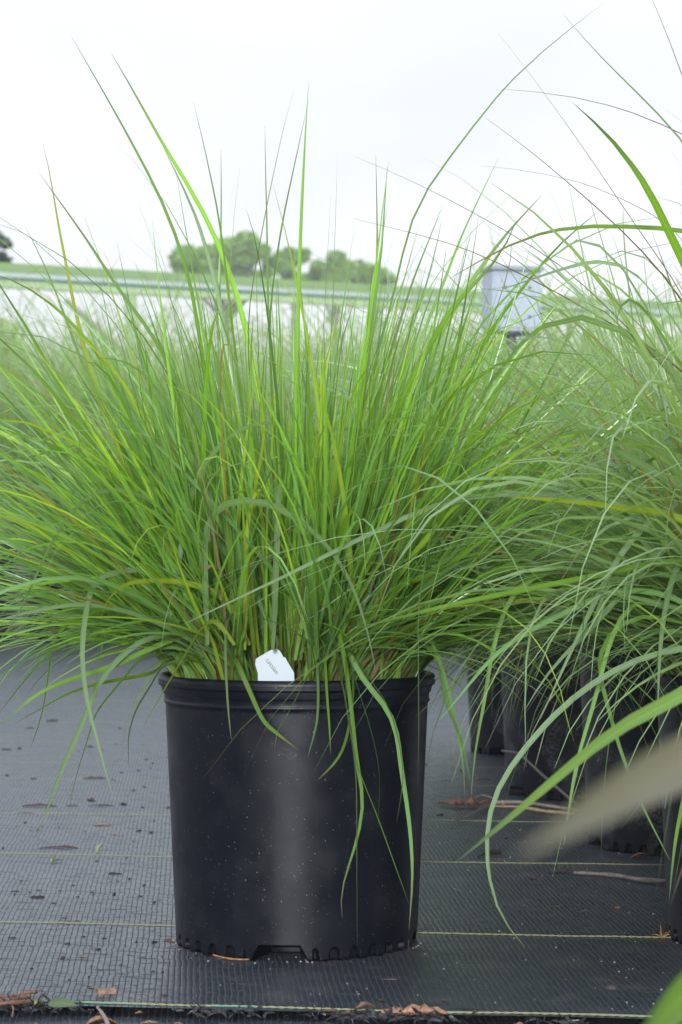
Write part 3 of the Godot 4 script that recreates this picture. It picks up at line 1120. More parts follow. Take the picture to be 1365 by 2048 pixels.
	for k in 9:
		var a := rng.randf() * TAU
		var q := [Vector3(0, 0.001, 0), Vector3(cos(a) * 0.008, 0.005, 0.004), Vector3(cos(a) * 0.014, rng.randf_range(0.002, 0.016), 0.007 * sin(a))]
		part("root", twig(q, 0.0009, 0.0006, Color(0.4, 0.2, 0.07), 4).mesh(mats.bark), tu)


# ------------------------------------------------------------------ plants of the photograph
func main_blades(o: Vector3) -> Array:
	# [width px, depth at base, depth at tip, colour, points from base to tip]
	var a := [
		[9, 3.30, 3.20, 4, [500,1320, 430,900, 392,626, 377,554, 359,492, 328,410, 295,344, 256,272, 215,197, 169,118, 141,69]],
		[9, 3.34, 3.30, 0, [570,1320, 550,1050, 520,800, 482,615, 456,538, 431,472, 400,410, 354,333, 313,267, 274,192, 222,105]],
		[8, 3.36, 3.45, 1, [520,1320, 490,900, 452,680, 436,579, 410,487, 390,425, 359,359, 326,292]],
		[8, 3.30, 3.22, 4, [540,1320, 510,1000, 475,750, 454,564, 445,492, 436,425, 420,349, 403,267, 386,200]],
		[8, 3.32, 3.30, 2, [430,1320, 300,1050, 200,800, 159,661, 146,605, 133,533, 118,461, 105,380, 92,300, 84,281]],
		[8, 3.28, 3.2, 6, [540,1320, 480,1080, 400,860, 323,700, 292,651, 256,605, 226,564, 190,503, 154,451, 110,390, 77,343]],
		[6, 3.34, 3.4, 6, [450,1320, 360,1120, 230,880, 150,690, 128,626, 103,564, 82,513, 51,454]],
		[5, 3.40, 3.45, 0, [520,1320, 470,900, 440,620, 442,487, 443,385, 442,297]],
		[9, 3.30, 3.25, 1, [550,1320, 510,900, 497,656, 505,579, 518,502, 533,420, 551,333, 569,246, 590,174]],
		[7, 3.35, 3.35, 0, [580,1320, 590,900, 597,620, 600,520, 603,436, 608,333, 613,231, 618,164]],
		[8, 3.25, 3.28, 6, [575,1320, 560,1000, 540,680, 546,579, 556,502, 569,426, 590,328, 613,220]],
		[5, 3.42, 3.5, 6, [570,1320, 545,800, 536,564, 535,461, 532,359, 530,251]],
		[6, 3.32, 3.3, 0, [620,1320, 650,850, 667,615, 669,513, 673,410, 675,300]],
		[6, 3.30, 3.2, 1, [660,1320, 720,850, 747,590, 755,513, 754,410, 752,308]],
		[6, 3.40, 3.5, 0, [650,1320, 720,850, 750,600, 762,513, 768,436, 775,333]],
		[6.5, 3.32, 3.10, 6, [640,1320, 670,1080, 720,850, 762,687, 785,605, 801,533, 816,462, 834,405, 875,349, 921,287, 968,226, 1003,180, 1050,133, 1147,51, 1209,5]],
		[5, 3.40, 3.6, 0, [650,1320, 690,1150, 780,850, 850,660, 896,544, 921,477, 957,400, 998,315]],
		[6, 3.36, 3.4, 1, [650,1320, 730,900, 790,680, 829,554, 860,477, 886,410]],
		[5, 3.40, 3.5, 0, [650,1320, 740,900, 815,680, 850,580, 872,500, 884,440]],
		[13, 3.28, 3.05, 4, [440,1320, 330,1100, 200,900, 111,762, 88,721, 59,665, 29,619, 0,572, -40,505]],
		[10, 3.27, 3.0, 4, [450,1320, 300,1040, 180,880, 144,839, 110,791, 77,752, 38,714, 0,678, -50,630]],
		[9, 3.25, 2.95, 1, [560,1290, 480,1130, 400,1060, 349,1028, 308,1000, 269,985, 244,977, 213,977, 185,987, 154,1010, 128,1044, 108,1079, 90,1118, 74,1151, 62,1177, 46,1215, 20,1260, -8,1290]],
		[9, 3.20, 3.0, 2, [500,1290, 460,1210, 430,1185, 390,1170, 349,1163, 313,1162, 287,1163, 256,1167, 236,1180, 218,1198, 208,1218, 200,1250]],
		[9, 3.22, 2.98, 1, [500,1290, 430,1180, 370,1148, 300,1138, 240,1141, 205,1149, 190,1159, 179,1180, 174,1208, 168,1250, 163,1300, 167,1357, 177,1419, 192,1469, 212,1544, 227,1596]],
		[11, 3.22, 3.02, 1, [600,1320, 615,1230, 632,1190, 648,1200, 662,1260, 676,1330, 690,1400, 706,1500, 712,1560, 713,1700, 715,1905]],
		[9, 3.20, 3.04, 0, [590,1320, 612,1210, 636,1170, 655,1200, 672,1290, 690,1400, 711,1527, 742,1599, 783,1711, 819,1809]],
		[8, 3.20, 3.0, 0, [610,1320, 630,1220, 650,1190, 680,1260, 702,1400, 716,1537, 729,1599, 714,1686, 690,1752, 680,1804, 685,1835]],
		[8, 3.22, 3.06, 0, [650,1320, 660,1250, 690,1290, 732,1368, 767,1404, 793,1455, 803,1537, 819,1640, 826,1750, 818,1860]],
		[9, 3.20, 3.06, 0, [620,1320, 640,1230, 665,1240, 696,1317, 721,1394, 747,1480, 760,1557, 755,1655]],
		[7, 3.20, 3.02, 6, [660,1320, 690,1290, 740,1360, 775,1410, 793,1465, 806,1537, 801,1599, 793,1645]],
		[8, 3.20, 3.08, 1, [480,1310, 470,1240, 460,1228, 453,1260, 452,1300, 456,1400, 463,1478]],
		[9, 3.18, 3.05, 6, [468,1318, 474,1322, 482,1337, 502,1383, 528,1440, 554,1465, 597,1499]],
		[8, 3.20, 3.06, 4, [640,1330, 628,1340, 610,1363, 585,1414, 559,1455, 549,1501]],
		[6, 3.20, 3.08, 1, [640,1325, 636,1325, 638,1390, 634,1450, 616,1514]],
		[6, 3.20, 3.08, 6, [700,1325, 706,1370, 700,1440, 680,1510, 636,1560]],
		[6, 3.20, 3.1, 0, [640,1320, 650,1300, 655,1380, 660,1450, 662,1510]],
		[10, 3.15, 2.98, 1, [415,1290, 409,1131, 410,1067, 419,1028, 440,1010, 473,1000, 509,1000, 545,1010, 581,1031, 619,1056, 653,1090, 683,1131, 702,1165, 735,1260, 752,1345]],
		[10, 3.16, 3.05, 1, [545,1300, 552,1120, 556,1000, 558,962, 566,964, 580,985, 600,1015, 625,1050, 637,1090, 644,1125, 650,1155]],
		[7, 3.18, 3.1, 2, [490,1300, 491,1180, 493,1090, 496,1040, 502,1010, 511,985, 524,975, 540,977, 547,996]],
		[9, 3.25, 3.10, 4, [330,1320, 320,1338, 294,1350, 204,1367, 140,1387, 90,1414, 25,1450]],
		[8, 3.22, 3.05, 4, [420,1300, 380,1270, 331,1285, 249,1322, 199,1342, 149,1357, 112,1370, 62,1397, 25,1432, -8,1458]],
		[8, 3.20, 3.02, 1, [400,1310, 330,1270, 270,1290, 212,1345, 184,1394, 164,1449, 134,1514, 112,1569, 95,1619, 75,1671]],
		[8, 3.22, 3.0, 0, [400,1310, 330,1290, 280,1320, 239,1370, 194,1424, 179,1474, 162,1524, 147,1579, 139,1619, 143,1681]],
		[8, 3.14, 3.02, 2, [470,1290, 430,1240, 400,1262, 370,1312, 340,1362, 304,1424, 284,1462]],
		[6, 3.22, 3.1, 0, [380,1320, 330,1330, 301,1375, 274,1419, 259,1469, 258,1511, 259,1536]],
		[7, 3.24, 3.1, 0, [400,1300, 300,1230, 200,1240, 120,1290, 60,1350, 0,1425]],
		[7, 3.24, 3.05, 4, [420,1290, 250,1215, 120,1260, 100,1340, 85,1430, 60,1500]],
		[11, 3.26, 3.15, 4, [650,1320, 690,1150, 750,950, 795,822, 813,778, 831,745, 849,711, 865,683, 885,645, 911,606, 957,560, 1010,500, 1034,440]],
		[11, 3.35, 3.4, 4, [660,1320, 740,1050, 800,880, 850,740, 890,650, 925,590, 960,540, 1010,470, 1085,390]],
		[10, 3.40, 3.5, 4, [650,1320, 760,1080, 900,820, 990,650, 1024,605, 1050,574, 1080,533, 1116,492, 1157,456, 1200,420]],
		[7, 3.3, 3.2, 1, [560,1300, 540,1050, 560,940, 600,880, 640,862, 700,858, 760,866, 830,890, 900,930]],
		[9, 3.18, 3.08, 1, [640,1300, 652,1000, 655,850, 658,800, 664,775, 676,764, 690,775, 705,810, 712,860]],
		[8, 3.2, 3.05, 1, [330,1290, 380,1000, 410,930, 450,880, 500,850, 540,845, 580,862, 610,900]],
		[7, 3.2, 3.1, 3, [470,1310, 455,1250, 440,1220, 425,1190, 408,1160, 410,1138, 425,1130, 445,1145, 465,1170]],
		[6, 3.2, 3.12, 3, [590,1310, 600,1220, 612,1120, 608,1075, 600,1063, 585,1066]],
		[7, 3.22, 3.1, 2, [520,1310, 500,1080, 515,960, 530,870, 522,790, 510,736]],
		[9, 3.2, 3.1, 4, [690,1310, 760,1200, 830,1160, 900,1150, 1000,1180]],
		[9, 3.2, 3.15, 1, [690,1310, 740,1040, 800,1000, 850,1030, 900,1110, 925,1180, 945,1280]],
		[8, 3.2, 3.1, 1, [690,1310, 790,1050, 850,995, 890,1000, 925,1040, 950,1110, 965,1200]],
		[8, 3.24, 3.2, 0, [700,1310, 850,1290, 880,1330, 890,1400, 920,1470, 940,1560]],
		[7, 3.24, 3.2, 0, [690,1310, 820,1240, 870,1300, 900,1400, 925,1520, 930,1600]],
		[6, 3.2, 3.1, 6, [640,1320, 680,1290, 690,1310, 692,1410]],
		[7, 3.28, 3.15, 1, [560,1310, 400,950, 330,800, 280,740, 240,718, 196,716]],
		[7, 3.3, 3.2, 2, [430,1310, 330,950, 280,820, 250,770, 215,722, 180,690, 135,650, 100,640]],
		[7, 3.3, 3.2, 4, [420,1300, 300,950, 230,760, 190,700, 140,640, 80,590, 30,560, -20,545]],
		[8, 3.3, 3.2, 4, [450,1310, 330,1050, 200,900, 110,900, 50,920, -20,912]],
		[7, 3.25, 3.1, 2, [450,1300, 330,1140, 200,1080, 120,1020, 60,985, -10,960]],
		[8, 3.24, 3.1, 0, [440,1300, 300,1200, 200,1160, 100,1165, -20,1190]],
		[8, 3.2, 3.0, 1, [430,1310, 300,1240, 180,1210, 80,1220, -20,1245]],
	]
	var out := []
	for d in a:
		out.append(drawn_blade(o, d[0], d[1], d[2], d[4], d[3]))
	return out

func shades_tag(pts: PackedVector3Array) -> bool:
	for p in pts:
		if absf(p.x + 0.022) < 0.036 and p.z > 0.10 and p.y < 0.42:
			return true
	return false

func make_main() -> void:
	rng.seed = 2024
	var o := Vector3((594.0 - 682.5) / LENS * 3.35, 0, -3.35)
	var root := thing("potted_plant", o, "tall green fountain of grass in a glossy black pot, standing alone in front", "potted plant", "potted grasses")
	add_pot(root, 0)
	stems(root, 420)
	var blades := main_blades(o)
	rng.seed = 31
	for k in 2500:
		var t := rng.randf()
		var kind := 0
		if t > 0.86:
			kind = 4
		elif t > 0.76:
			kind = 2
		elif t > 0.46:
			kind = 1
		elif t > 0.42:
			kind = 3
		elif t > 0.36:
			kind = 5
		var d := random_blade(kind, 1.0)
		# few leaves hang down over the front of the pot
		var e: Vector3 = d.pts[d.pts.size() - 1]
		var low := e.y < POT_H + 0.03 and e.z > 0.02 and absf(e.x) < 0.27
		if low and rng.randf() < 0.96:
			continue
		var hides_tag := false
		for p: Vector3 in d.pts:
			if absf(p.x + 0.022) < 0.04 and p.z > 0.10 and p.y < 0.43:
				hides_tag = true
		if hides_tag and rng.randf() < 0.97:
			continue
		blades.append(d)
	# hair-thin leaves that wander across the clump
	for k in 700:
		var kinds := [1, 1, 3, 0, 5]
		var d := random_blade(kinds[k % 5], 0.95)
		d.w = rng.randf_range(0.0016, 0.0032)
		var e: Vector3 = d.pts[d.pts.size() - 1]
		if e.y < POT_H + 0.03 and e.z > 0.02 and absf(e.x) < 0.27:
			continue
		if shades_tag(d.pts):
			continue
		blades.append(d)
	# short tangled leaves at the foot, leaning every way across the stems
	for k in 620:
		var th := rng.randf() * TAU
		var r := rng.randf_range(0.09, 0.16)
		var az := th + rng.randf_range(-1.7, 1.7)
		var pts := grow(Vector3(sin(th) * r, SOIL + rng.randf_range(-0.01, 0.03), cos(th) * r), az, rng.randf_range(0.4, 1.2), rng.randf_range(0.2, 1.2), rng.randf_range(0.10, 0.30), 9, 1.4, rng.randfn(0.0, 0.6))
		var e := pts[9]
		if e.y < POT_H - 0.02 or shades_tag(pts):
			continue
		blades.append({"pts": pts, "w": rng.randf_range(0.0018, 0.0045), "roll": rng.randfn(0.0, 0.8), "twist": rng.randfn(0.0, 0.7), "fold": 0.35, "az": Vector3(cos(az), 0, -sin(az)), "c": green(), "len": 0.2, "taper": 2.0})
	plant_blades(root, blades, 300)

func right_blades(o: Vector3) -> Array:
	var a := [
		[9, 3.20, 2.95, 1, [1560,1320, 1500,1130, 1365,1040, 1200,1000, 1100,990, 1000,988, 936,992, 834,1023, 757,1061, 680,1097, 568,1154, 478,1195, 365,1250]],
		[10, 3.2, 2.85, 1, [1560,1320, 1480,950, 1350,740, 1220,640, 1130,620, 1070,650, 1015,715, 950,810, 916,900, 898,946, 880,1002, 865,1059, 849,1126, 839,1172, 835,1208, 836,1250, 838,1350, 840,1440, 836,1570]],
		[10, 3.2, 2.9, 1, [1540,1320, 1490,1100, 1440,940, 1390,890, 1336,900, 1271,938, 1233,977, 1205,1015, 1187,1054, 1179,1092, 1174,1144, 1169,1208, 1169,1250, 1160,1350, 1130,1480]],
		[10, 3.2, 2.9, 1, [1540,1320, 1480,1080, 1420,1000, 1365,1000, 1297,1044, 1251,1095, 1220,1144, 1192,1200, 1165,1255, 1130,1330, 1080,1440]],
		[10, 3.2, 2.95, 1, [1540,1320, 1500,1100, 1430,1060, 1365,1075, 1300,1120, 1250,1180, 1180,1260, 1100,1340, 1050,1420]],
		[10, 3.2, 2.9, 1, [1550,1320, 1480,1130, 1400,1100, 1360,1120, 1338,1180, 1325,1250, 1318,1330, 1316,1420]],
		[16, 3.1, 2.9, 4, [1560,1320, 1450,750, 1390,570, 1352,492, 1327,441, 1301,380, 1270,338, 1234,287, 1193,246, 1147,205]],
		[17, 3.1, 2.9, 4, [1560,1320, 1500,1000, 1420,780, 1365,665, 1327,615, 1290,564, 1262,535, 1230,524, 1180,520, 1105,545, 1000,580]],
		[14, 3.1, 2.95, 4, [1560,1320, 1480,950, 1380,760, 1345,710, 1310,650, 1280,606, 1262,595, 1248,596, 1238,610, 1234,640]],
		[15, 3.1, 2.95, 4, [1560,1320, 1420,960, 1323,855, 1271,804, 1233,778, 1207,755, 1169,719, 1135,686, 1118,676, 1080,673, 1040,675, 1000,690]],
		[8, 3.2, 3.0, 6, [1560,1320, 1540,900, 1450,500, 1365,460, 1301,456, 1229,451, 1162,451, 1091,462, 1044,477, 983,508, 896,559]],
		[3.0, 3.2, 3.0, 5, [1560,1320, 1480,980, 1365,780, 1260,660, 1178,580, 1127,533, 1065,492, 993,451, 921,410, 855,377, 788,344, 711,313]],
		[3.0, 3.2, 3.05, 5, [1560,1320, 1480,900, 1365,740, 1203,636, 1142,600, 1075,564, 1014,533, 952,505, 891,482, 819,464, 732,444, 706,436]],
		[3.0, 3.2, 3.05, 5, [1560,1320, 1500,750, 1365,472, 1327,441, 1280,415, 1234,392, 1183,369, 1111,351, 1024,336, 962,331]],
		[4, 3.1, 3.0, 5, [1560,1320, 1480,850, 1365,590, 1327,528, 1296,487, 1265,441, 1234,395, 1209,354, 1178,313, 1127,236, 1085,182, 1050,131, 998,67]],
		[4, 3.1, 3.0, 5, [1560,1320, 1500,600, 1420,300, 1365,151, 1347,97, 1327,46, 1306,0, 1290,-40]],
		[4, 3.1, 2.95, 5, [1570,1320, 1500,420, 1420,300, 1365,267, 1332,251, 1280,228, 1219,208, 1147,192, 1075,182, 1003,177]],
		[3.5, 3.2, 3.0, 5, [1570,1320, 1500,850, 1365,600, 1280,497, 1229,446, 1178,400, 1121,351, 1044,287, 973,236]],
		[3.5, 3.1, 2.8, 1, [1570,1320, 1500,600, 1400,330, 1310,220, 1240,150, 1180,90, 1130,30]],
		[9, 3.1, 2.9, 1, [1540,1320, 1450,1000, 1365,930, 1280,880, 1200,860, 1120,870, 1050,900, 980,960]],
		[12, 3.1, 2.9, 1, [1560,1320, 1430,1030, 1300,940, 1200,880, 1130,830, 1080,780, 1040,740, 1000,715]],
		[12, 3.1, 2.9, 2, [1560,1320, 1400,1060, 1250,1020, 1180,1008, 1100,1000, 1040,995, 1015,996]],
		[9, 3.1, 2.9, 4, [1540,1320, 1400,1130, 1300,1130, 1200,1150, 1100,1170, 1000,1190, 900,1210, 800,1235, 690,1262]],
		[9, 3.1, 2.9, 1, [1540,1320, 1400,1170, 1280,1150, 1150,1200, 1050,1270, 960,1340, 880,1390, 830,1435]],
		[9, 3.1, 2.9, 0, [1540,1320, 1380,1210, 1250,1180, 1120,1230, 1000,1300, 930,1380, 880,1440]],
		[9, 3.0, 2.85, 1, [1540,1320, 1450,1290, 1300,1310, 1180,1370, 1090,1450, 1010,1550, 980,1620, 972,1700, 985,1790, 1010,1850, 1050,1893]],
		[9, 3.1, 2.9, 4, [1540,1320, 1480,1280, 1420,1300, 1380,1400, 1350,1500, 1310,1570, 1240,1660]],
		[9, 3.1, 2.8, 4, [1540,1320, 1440,1330, 1395,1450, 1370,1580, 1350,1680, 1338,1800]],
		[7, 3.1, 2.95, 0, [1540,1320, 1300,1200, 1230,1260, 1190,1400, 1150,1540, 1128,1690]],
		[7, 3.1, 2.95, 0, [1540,1320, 1350,1260, 1260,1300, 1230,1420, 1210,1560, 1202,1720]],
		[7, 3.1, 2.95, 0, [1540,1320, 1300,1230, 1200,1300, 1220,1430, 1270,1580, 1340,1720]],
		[8, 3.2, 3.05, 4, [1540,1320, 1250,1150, 1050,1160, 990,1280, 970,1400, 950,1500, 942,1600]],
	]
	var out := []
	for d in a:
		out.append(drawn_blade(o, d[0], d[1], d[2], d[4], d[3]))
	return out

func make_row() -> void:
	# the row of pots on the right, from the nearest to the farthest
	var place := [[0.604, 3.38, "arching grass in the nearest right pot, cut off by the picture edge"], [0.592, 4.36, "arching grass in the dust-streaked second pot of the right row"], [0.505, 5.20, "arching grass in the shaded third pot of the right row"], [0.480, 6.15, "arching grass in the farthest visible pot of the right row"]]
	for k in place.size():
		rng.seed = 900 + k
		var o := Vector3(place[k][0], 0, -place[k][1])
		var root := thing("potted_plant", o, place[k][2], "potted plant", "potted grasses")
		add_pot(root, 1 if k > 0 else 0, rng.randf() * 3.0)
		stems(root, 200)
		var blades := []
		if k == 0:
			blades = right_blades(o)
		rng.seed = 950 + k
		glaucous_sheen = 0.8
		for j in 2300:
			var t := rng.randf()
			var kind := 3
			if t > 0.88:
				kind = 4
			elif t > (0.62 if k == 0 else 0.54):
				kind = 5
			elif t > 0.5:
				kind = 2
			elif t > 0.36:
				kind = 1
			elif t > 0.25:
				kind = 0
			var d := random_blade(kind, 1.08 if k == 0 else 1.05)
			if kind != 4 and kind != 5:
				d.w *= 1.35
			var e: Vector3 = d.pts[d.pts.size() - 1]
			if e.y < 0.08 and rng.randf() < 0.5:
				continue
			if k == 0 and e.x < -0.5 and e.y > 0.6:
				continue
			blades.append(d)
		plant_blades(root, blades, 260 if k < 2 else 120)
		glaucous_sheen = 0.0

func make_near() -> void:
	# a plant standing closer to the camera, its pot outside the frame: only leaf ends reach in
	rng.seed = 77
	var o := Vector3(0.62, 0, -1.75)
	var root := thing("potted_plant", o, "blurred leaf ends of a plant near the camera, lower right edge", "potted plant", "potted grasses")
	add_pot(root, 0)
	stems(root, 80)
	var blades := []
	for d in [
		[30, 1.8, 2.35, 4, [2350,1450, 1900,1250, 1600,1270, 1365,1395, 1250,1450, 1150,1528, 1050,1612, 980,1670, 912,1724]],
		[185, 1.1, 0.5, 7, [3200,1750, 2400,1400, 1800,1390, 1500,1460, 1365,1525, 1250,1580, 1150,1640, 1030,1715]],
		[120, 1.5, 0.95, 4, [2500,1800, 1900,1760, 1600,1830, 1450,1920, 1365,1990, 1290,2075, 1220,2200]],
		[14, 1.7, 2.3, 3, [2350,1450, 1700,1350, 1480,1520, 1400,1650, 1365,1740, 1340,1812]],
		[20, 1.7, 2.4, 1, [2350,1450, 1700,1150, 1500,1200, 1400,1380, 1350,1560, 1310,1800]],
	]:
		var q := drawn_blade(o, d[0], d[1], d[2], d[4], d[3], 18)
		# leaf width in metres at the end that is seen
		q.w = d[0] / LENS * d[2] * 1.1
		q.roll = 1.1
		q.twist = 0.1
		blades.append(q)
	for k in 60:
		var d := random_blade(1 if k % 3 else 0, 0.8)
		var e: Vector3 = d.pts[d.pts.size() - 1]
		if e.x > -0.05:
			blades.append(d)
	plant_blades(root, blades, 60)

var far_shapes := []

func make_far_shapes() -> void:
	# three clumps of blades for the blurred plants further off
	glaucous_sheen = 0.85  # sky sheen on the far blades put into a paler leaf colour
	for s in 3:
		rng.seed = 300 + s
		var b := Buf.new()
		for k in 760:
			var t := rng.randf()
			var d := random_blade(3 if t < 0.4 else (1 if t < 0.6 else (0 if t < 0.75 else 5)), 1.12, 8)
			d.w = 0.009
			put_blade(b, d)
		far_shapes.append(b.mesh(mats.leaf))
	glaucous_sheen = 0.0

func make_far_plants() -> void:
	var shapes := far_shapes
	rng.seed = 400
	var spots := []
	for k in 9:
		spots.append([-2.2 + k * 0.62, 12.2 - k * 0.02, "first"])
	for k in 9:
		spots.append([-2.5 + k * 0.66, 13.3, "second"])
	for k in 9:
		spots.append([-2.8 + k * 0.74, 14.6, "third"])
	var n := 0
	for q in spots:
		var order: String = ["first", "second", "third", "fourth", "fifth", "sixth", "seventh", "eighth", "ninth"][n % 9]
		var root := thing("potted_plant", Vector3(q[0] + rng.randf_range(-0.05, 0.05), 0, -q[1]), "blurred potted grass, %s from the left in the %s background row" % [order, q[2]], "potted plant", "potted grasses in the background")
		root.rotation.y = rng.randf() * TAU
		add_pot(root, 0)
		var l := part("leaf_blades", shapes[n % 3], root)
		l.set_meta("kind", "stuff")
		root.scale = Vector3.ONE * rng.randf_range(1.28, 1.42)
		l.scale = Vector3(1.1, 1.4, 1.1)
		l.position.y = -0.315 * 0.4
		n += 1


# ------------------------------------------------------------------ background
func leaf_cloud(b: Buf, c: Vector3, r: Vector3, count: int, size: float, col: Color) -> void:
	for k in count:
		var d := Vector3(rng.randfn(), rng.randfn(), rng.randfn()).normalized() * pow(rng.randf(), 0.45)
		var p := c + d * r
		var a := Vector3(rng.randfn(), rng.randfn(), rng.randfn()).normalized()
		var e := a.cross(Vector3(rng.randfn(), rng.randfn(), rng.randfn())).normalized()
		var s := size * rng.randf_range(0.6, 1.3)
		var nn := a.cross(e)
		var f := rng.randf_range(0.7, 1.3)
		var cc := Color(col.r * f, col.g * f, col.b * f)
		var q := b.vert(p - a * s, nn, Vector2(0, 0), cc)
		b.vert(p + e * s * 0.45, nn, Vector2(1, 0), cc)
		b.vert(p + a * s, nn, Vector2(1, 1), cc)
		b.vert(p - e * s * 0.45, nn, Vector2(0, 1), cc)
		b.quad(q, q + 1, q + 2, q + 3)

func tree(px: float, z: float, lobes: Array, trunk_r: float, label: String, size: float, col: Color, called: String) -> void:
	# lobes: [px, py, radius px] in the photograph, built as clumps at the tree's distance
	var foot := Vector3((px - 682.5) / LENS * z, -0.03, -z)
	var root := thing(called, foot, label, "tree", "trees beyond the nursery")
	var wood := Buf.new()
	var crown := Buf.new()
	var mid := Vector3.ZERO
	for l in lobes:
		mid += spot(l[0], l[1], z) - foot
	mid /= lobes.size()
	var fork := Vector3(mid.x * 0.4, mid.y * 0.8, 0)
	wood.tube(smooth_line([Vector3.ZERO, Vector3(0.05 * mid.x, mid.y * 0.4, 0.1), fork], 6), PackedFloat32Array([trunk_r, trunk_r * 0.9, trunk_r * 0.8, trunk_r * 0.75, trunk_r * 0.7, trunk_r * 0.6]), 8, Color(0.10, 0.075, 0.055))
	for l in lobes:
		var c := spot(l[0], l[1], z) - foot
		c.z += rng.randf_range(-1.0, 1.0) * l[2] / LENS * z * 1.2
		var r: float = l[2] / LENS * z
		wood.tube(smooth_line([fork, fork.lerp(c, 0.5) + Vector3(0, -0.1 * r, 0), c], 5), PackedFloat32Array([trunk_r * 0.5, trunk_r * 0.4, trunk_r * 0.3, trunk_r * 0.2, trunk_r * 0.1]), 6, Color(0.10, 0.075, 0.055))
		for m in 5:
			var d := Vector3(rng.randfn(), rng.randfn() * 0.6, rng.randfn()).normalized() * r * 0.6
			leaf_cloud(crown, c + d, Vector3(r * 0.55, r * 0.38, r * 0.55), int(l[3] / 5.0), size, col)
	part("trunk", wood.mesh(mats.bark), root)
	part("crown", crown.mesh(mats.tree_leaf), root)

func make_background() -> void:
	rng.seed = 61
	var tg := Color(0.16, 0.28, 0.04)
	tree(455, 110.0, [[365, 556, 36, 1500], [392, 528, 44, 2200], [430, 505, 44, 2400], [475, 500, 44, 2400], [515, 512, 40, 2000], [545, 530, 30, 1200], [420, 550, 40, 1400], [490, 552, 44, 1300]], 0.28, "largest round-topped tree behind the beam, left of centre", 0.17, tg, "broad_tree")
	tree(588, 112.0, [[578, 520, 28, 1200], [602, 508, 24, 1000], [590, 545, 26, 800]], 0.2, "narrow small-crowned tree right of the largest round tree", 0.17, tg, "narrow_tree")
	tree(670, 116.0, [[632, 548, 34, 1400], [660, 532, 36, 1800], [700, 536, 34, 1600], [680, 560, 36, 1000]], 0.24, "low broad tree behind the beam at centre", 0.17, tg, "broad_tree")
	tree(750, 118.0, [[735, 555, 30, 1300], [765, 556, 28, 1300], [750, 572, 28, 900]], 0.2, "rightmost rounded tree on the skyline", 0.17, tg, "broad_tree")
	tree(-40, 34.0, [[-20, 480, 30, 500], [10, 490, 18, 160], [0, 520, 22, 240], [-40, 540, 40, 500]], 0.07, "dark feathery tree tip at the left picture edge", 0.05, Color(0.06, 0.09, 0.06), "feathery_tree")

	# frame of a shade house: a long gutter beam on posts, running away to the right
	var a := Vector3(-5.2, 0, -24.5)
	var e := Vector3(6.4, 0, -31.6)
	var along := (e - a).normalized()
	var across := along.cross(Vector3.UP).normalized()
	var L := a.distance_to(e)
	var root := thing("shade_house_frame", a, "long green and white gutter beam on posts across the background", "frame")
	var beam := [[0.0, 3.192, 0.044, 0.075, "olive_metal", "top_rail"], [0.0, 3.118, 0.029, 0.06, "white_metal", "gutter"], [0.0, 3.076, 0.012, 0.075, "shadow_teal", "shadow_line"], [0.0, 3.024, 0.039, 0.06, "pale_green_metal", "lower_rail"]]  # the dark teal strip below the gutter is its shadow line, put into colour
	for q in beam:
		var b := Buf.new()
		b.box(along * L * 0.5 + Vector3(0, q[1], 0), along * L * 0.5, Vector3(0, q[2], 0), across * q[3], Color.WHITE)
		part(q[5], b.mesh(mats[q[4]]), root)
	for s in [0.4, 3.5, 9.55, 12.2]:
		var b := Buf.new()
		b.box(along * s + Vector3(0, 1.4775, 0), along * 0.045, Vector3(0, 1.5075, 0), across * 0.045, Color.WHITE)
		part("post", b.mesh(mats.pale_green_metal), root)
		var br := Buf.new()
		var p0: Vector3 = along * (s - 0.05) + Vector3(0, 2.35, 0)
		var p1: Vector3 = along * (s - 0.75) + Vector3(0, 2.89, 0)
		br.tube(PackedVector3Array([p0, p1]), PackedFloat32Array([0.03, 0.03]), 8, Color.WHITE)
		part("brace", br.mesh(mats.brace_metal), root)

	# a pale box on a post among the plants
	var bz := 9.6
	var bp := spot(1023, 604, bz)
	var bx := thing("utility_box", Vector3(bp.x, 0, bp.z), "pale grey control box on a thin post, blurred behind the right plants", "utility box")
	bx.rotation.y = 0.28
	var bb := Buf.new()
	bb.box(Vector3(0, bp.y, 0), Vector3(0.098, 0, 0), Vector3(0, 0.116, 0), Vector3(0, 0, 0.06), Color.WHITE)
	part("housing", bb.mesh(mats.grey_box), bx)
	bb = Buf.new()
	bb.box(Vector3(0, bp.y + 0.124, 0.006), Vector3(0.106, 0, 0), Vector3(0, 0.008, 0), Vector3(0, 0, 0.074), Color.WHITE)
	part("lid", bb.mesh(mats.lid_grey), bx)
	bb = Buf.new()
	bb.box(Vector3(0, bp.y - 0.004, 0.0635), Vector3(0.086, 0, 0), Vector3(0, 0.098, 0), Vector3(0, 0, 0.0035), Color.WHITE)
	part("door", bb.mesh(mats.grey_box), bx)
	bb = Buf.new()
	bb.box(Vector3(0.03, bp.y - 0.122, 0), Vector3(0.07, 0, 0), Vector3(0, 0.006, 0), Vector3(0, 0, 0.04), Color.WHITE)
	part("base_plate", bb.mesh(mats.dark_grey), bx)
	bb = Buf.new()
	bb.tube(PackedVector3Array([Vector3(0, 0, 0), Vector3(0, bp.y - 0.128, 0)]), PackedFloat32Array([0.02, 0.02]), 10, Color.WHITE)
	part("post", bb.mesh(mats.dark_grey), bx)
	for q in [[-0.05, 0.05], [0.05, 0.05], [-0.05, -0.06], [0.05, -0.06]]:
		bb = Buf.new()
		bb.tube(PackedVector3Array([Vector3(q[0], bp.y + q[1], 0.066), Vector3(q[0], bp.y + q[1], 0.07)]), PackedFloat32Array([0.006, 0.006]), 8, Color.WHITE)
		part("bolt", bb.mesh(mats.dark_grey), bx)

